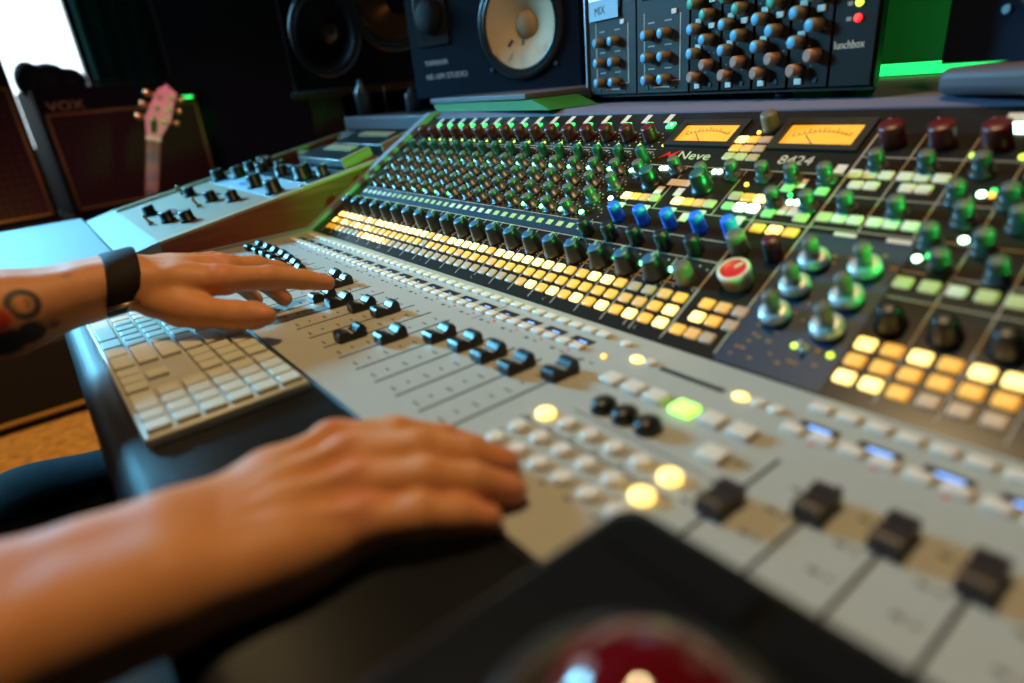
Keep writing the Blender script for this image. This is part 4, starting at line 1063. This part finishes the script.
sbo = add('wrist_strap', sb, person)
bk = MB(); ang = math.pi + .42
bp_ = cen + fa * .26 * math.sin(ang) + ac * (1.07 * 1.12 * 1.12 * math.cos(ang)) + nn * (.77 * 1.12 * math.sin(ang))
bk.tube([tuple(bp_ - fa * .45), tuple(bp_ + fa * .45)], .055, 'buckle', n=8)
add('buckle', bk, sbo)
# stool
stl = thing('studio_stool', T(15.2, -21, FL), 'black studio stool under the person in front of the console', 'stool')
add('seat', MB().lathe([(4.2, -10.6), (4.6, -10.2), (4.6, -9.4), (4.2, -9.0)], 'seat', T(15.2, -21, 0), n=32), stl)
add('column', MB().lathe([(.6, FL + 1.2), (.5, -10.6)], 'steel', T(15.2, -21, 0), n=16), stl)
for k in range(5):
    a = 2 * math.pi * k / 5; add('leg', MB().tube([(15.2, -21, FL + 1.4), (15.2 + 7 * math.cos(a), -21 + 7 * math.sin(a), FL + .5)], [.5, .4], 'blackp'), stl)

# ------------------------------------------------------------------ light
def area(name, loc, target, size, power, col, sy=None, spread=None):
    l = bpy.data.lights.new(name, 'AREA'); l.energy = power; l.color = col; l.size = size * U
    if sy: l.shape = 'RECTANGLE'; l.size_y = sy * U
    if spread: l.spread = spread
    o = bpy.data.objects.new(name, l); COL.objects.link(o); o.location = Vector(loc) * U
    d = Vector(target) - Vector(loc); o.rotation_euler = d.to_track_quat('-Z', 'Y').to_euler()
    return o
def spot(name, loc, target, power, col, ang, blend, r):
    l = bpy.data.lights.new(name, 'SPOT'); l.energy = power; l.color = col; l.spot_size = math.radians(ang); l.spot_blend = blend; l.shadow_soft_size = r * U
    o = bpy.data.objects.new(name, l); COL.objects.link(o); o.location = Vector(loc) * U
    o.rotation_euler = (Vector(target) - Vector(loc)).to_track_quat('-Z', 'Y').to_euler()
spot('ceiling_spot_warm', (16, -4, 52), (20, -3, 0), 80, (1., .70, .34), 62, .95, 3.)
spot('ceiling_spot_rear', (36, -8, 54), (8, 12, 6), 44, (1., .60, .24), 40, .8, 4.)
spot('rug_fill_spot', (-30, -22, 50), (-43, -16, -23), 280, (1., .58, .20), 40, .6, 4.)  # warm spot added to brighten the rug
area('window_daylight', (XL + 1.0, -33, 37), (5, -5, 0), 20, 15, (.18, .62, 1.), 28, math.radians(66))
spot('cyan_fill_spot', (-46, -24, 27), (-3, -2.8, 0), 440, (.15, .64, 1.), 38, 1., 4.)  # added cyan spot standing in for window light on the console's left
spot('green_room_light', (40, 3.7, 5.6), (4, 5.4, 2.5), 60, (.03, 1., .12), 14.5, .4, 1.2)
spot('green_near_light', (37, 3.0, 6.5), (18, 4.0, 1.7), 16, (.03, 1., .12), 22, .5, 1.2)
area('green_wall_light', (20, 22, 6.5), (20, 40, 12), 10, 1.05, (.04, 1., .12), 2)
spot('pink_fill_spot', (-30, -2, 16), (-42, 3, 3), 10, (1., .40, .50), 100, .8, 3.)  # pink spot added to tint the headstock and amplifiers
w = bpy.data.worlds.new('world'); sc.world = w; w.use_nodes = True
w.node_tree.nodes['Background'].inputs[0].default_value = (.25, .32, .42, 1); w.node_tree.nodes['Background'].inputs[1].default_value = .014
sc.view_settings.view_transform = 'Standard'; sc.view_settings.look = 'None'; sc.view_settings.exposure = 0; sc.view_settings.gamma = 1; sc.view_settings.use_curve_mapping = False
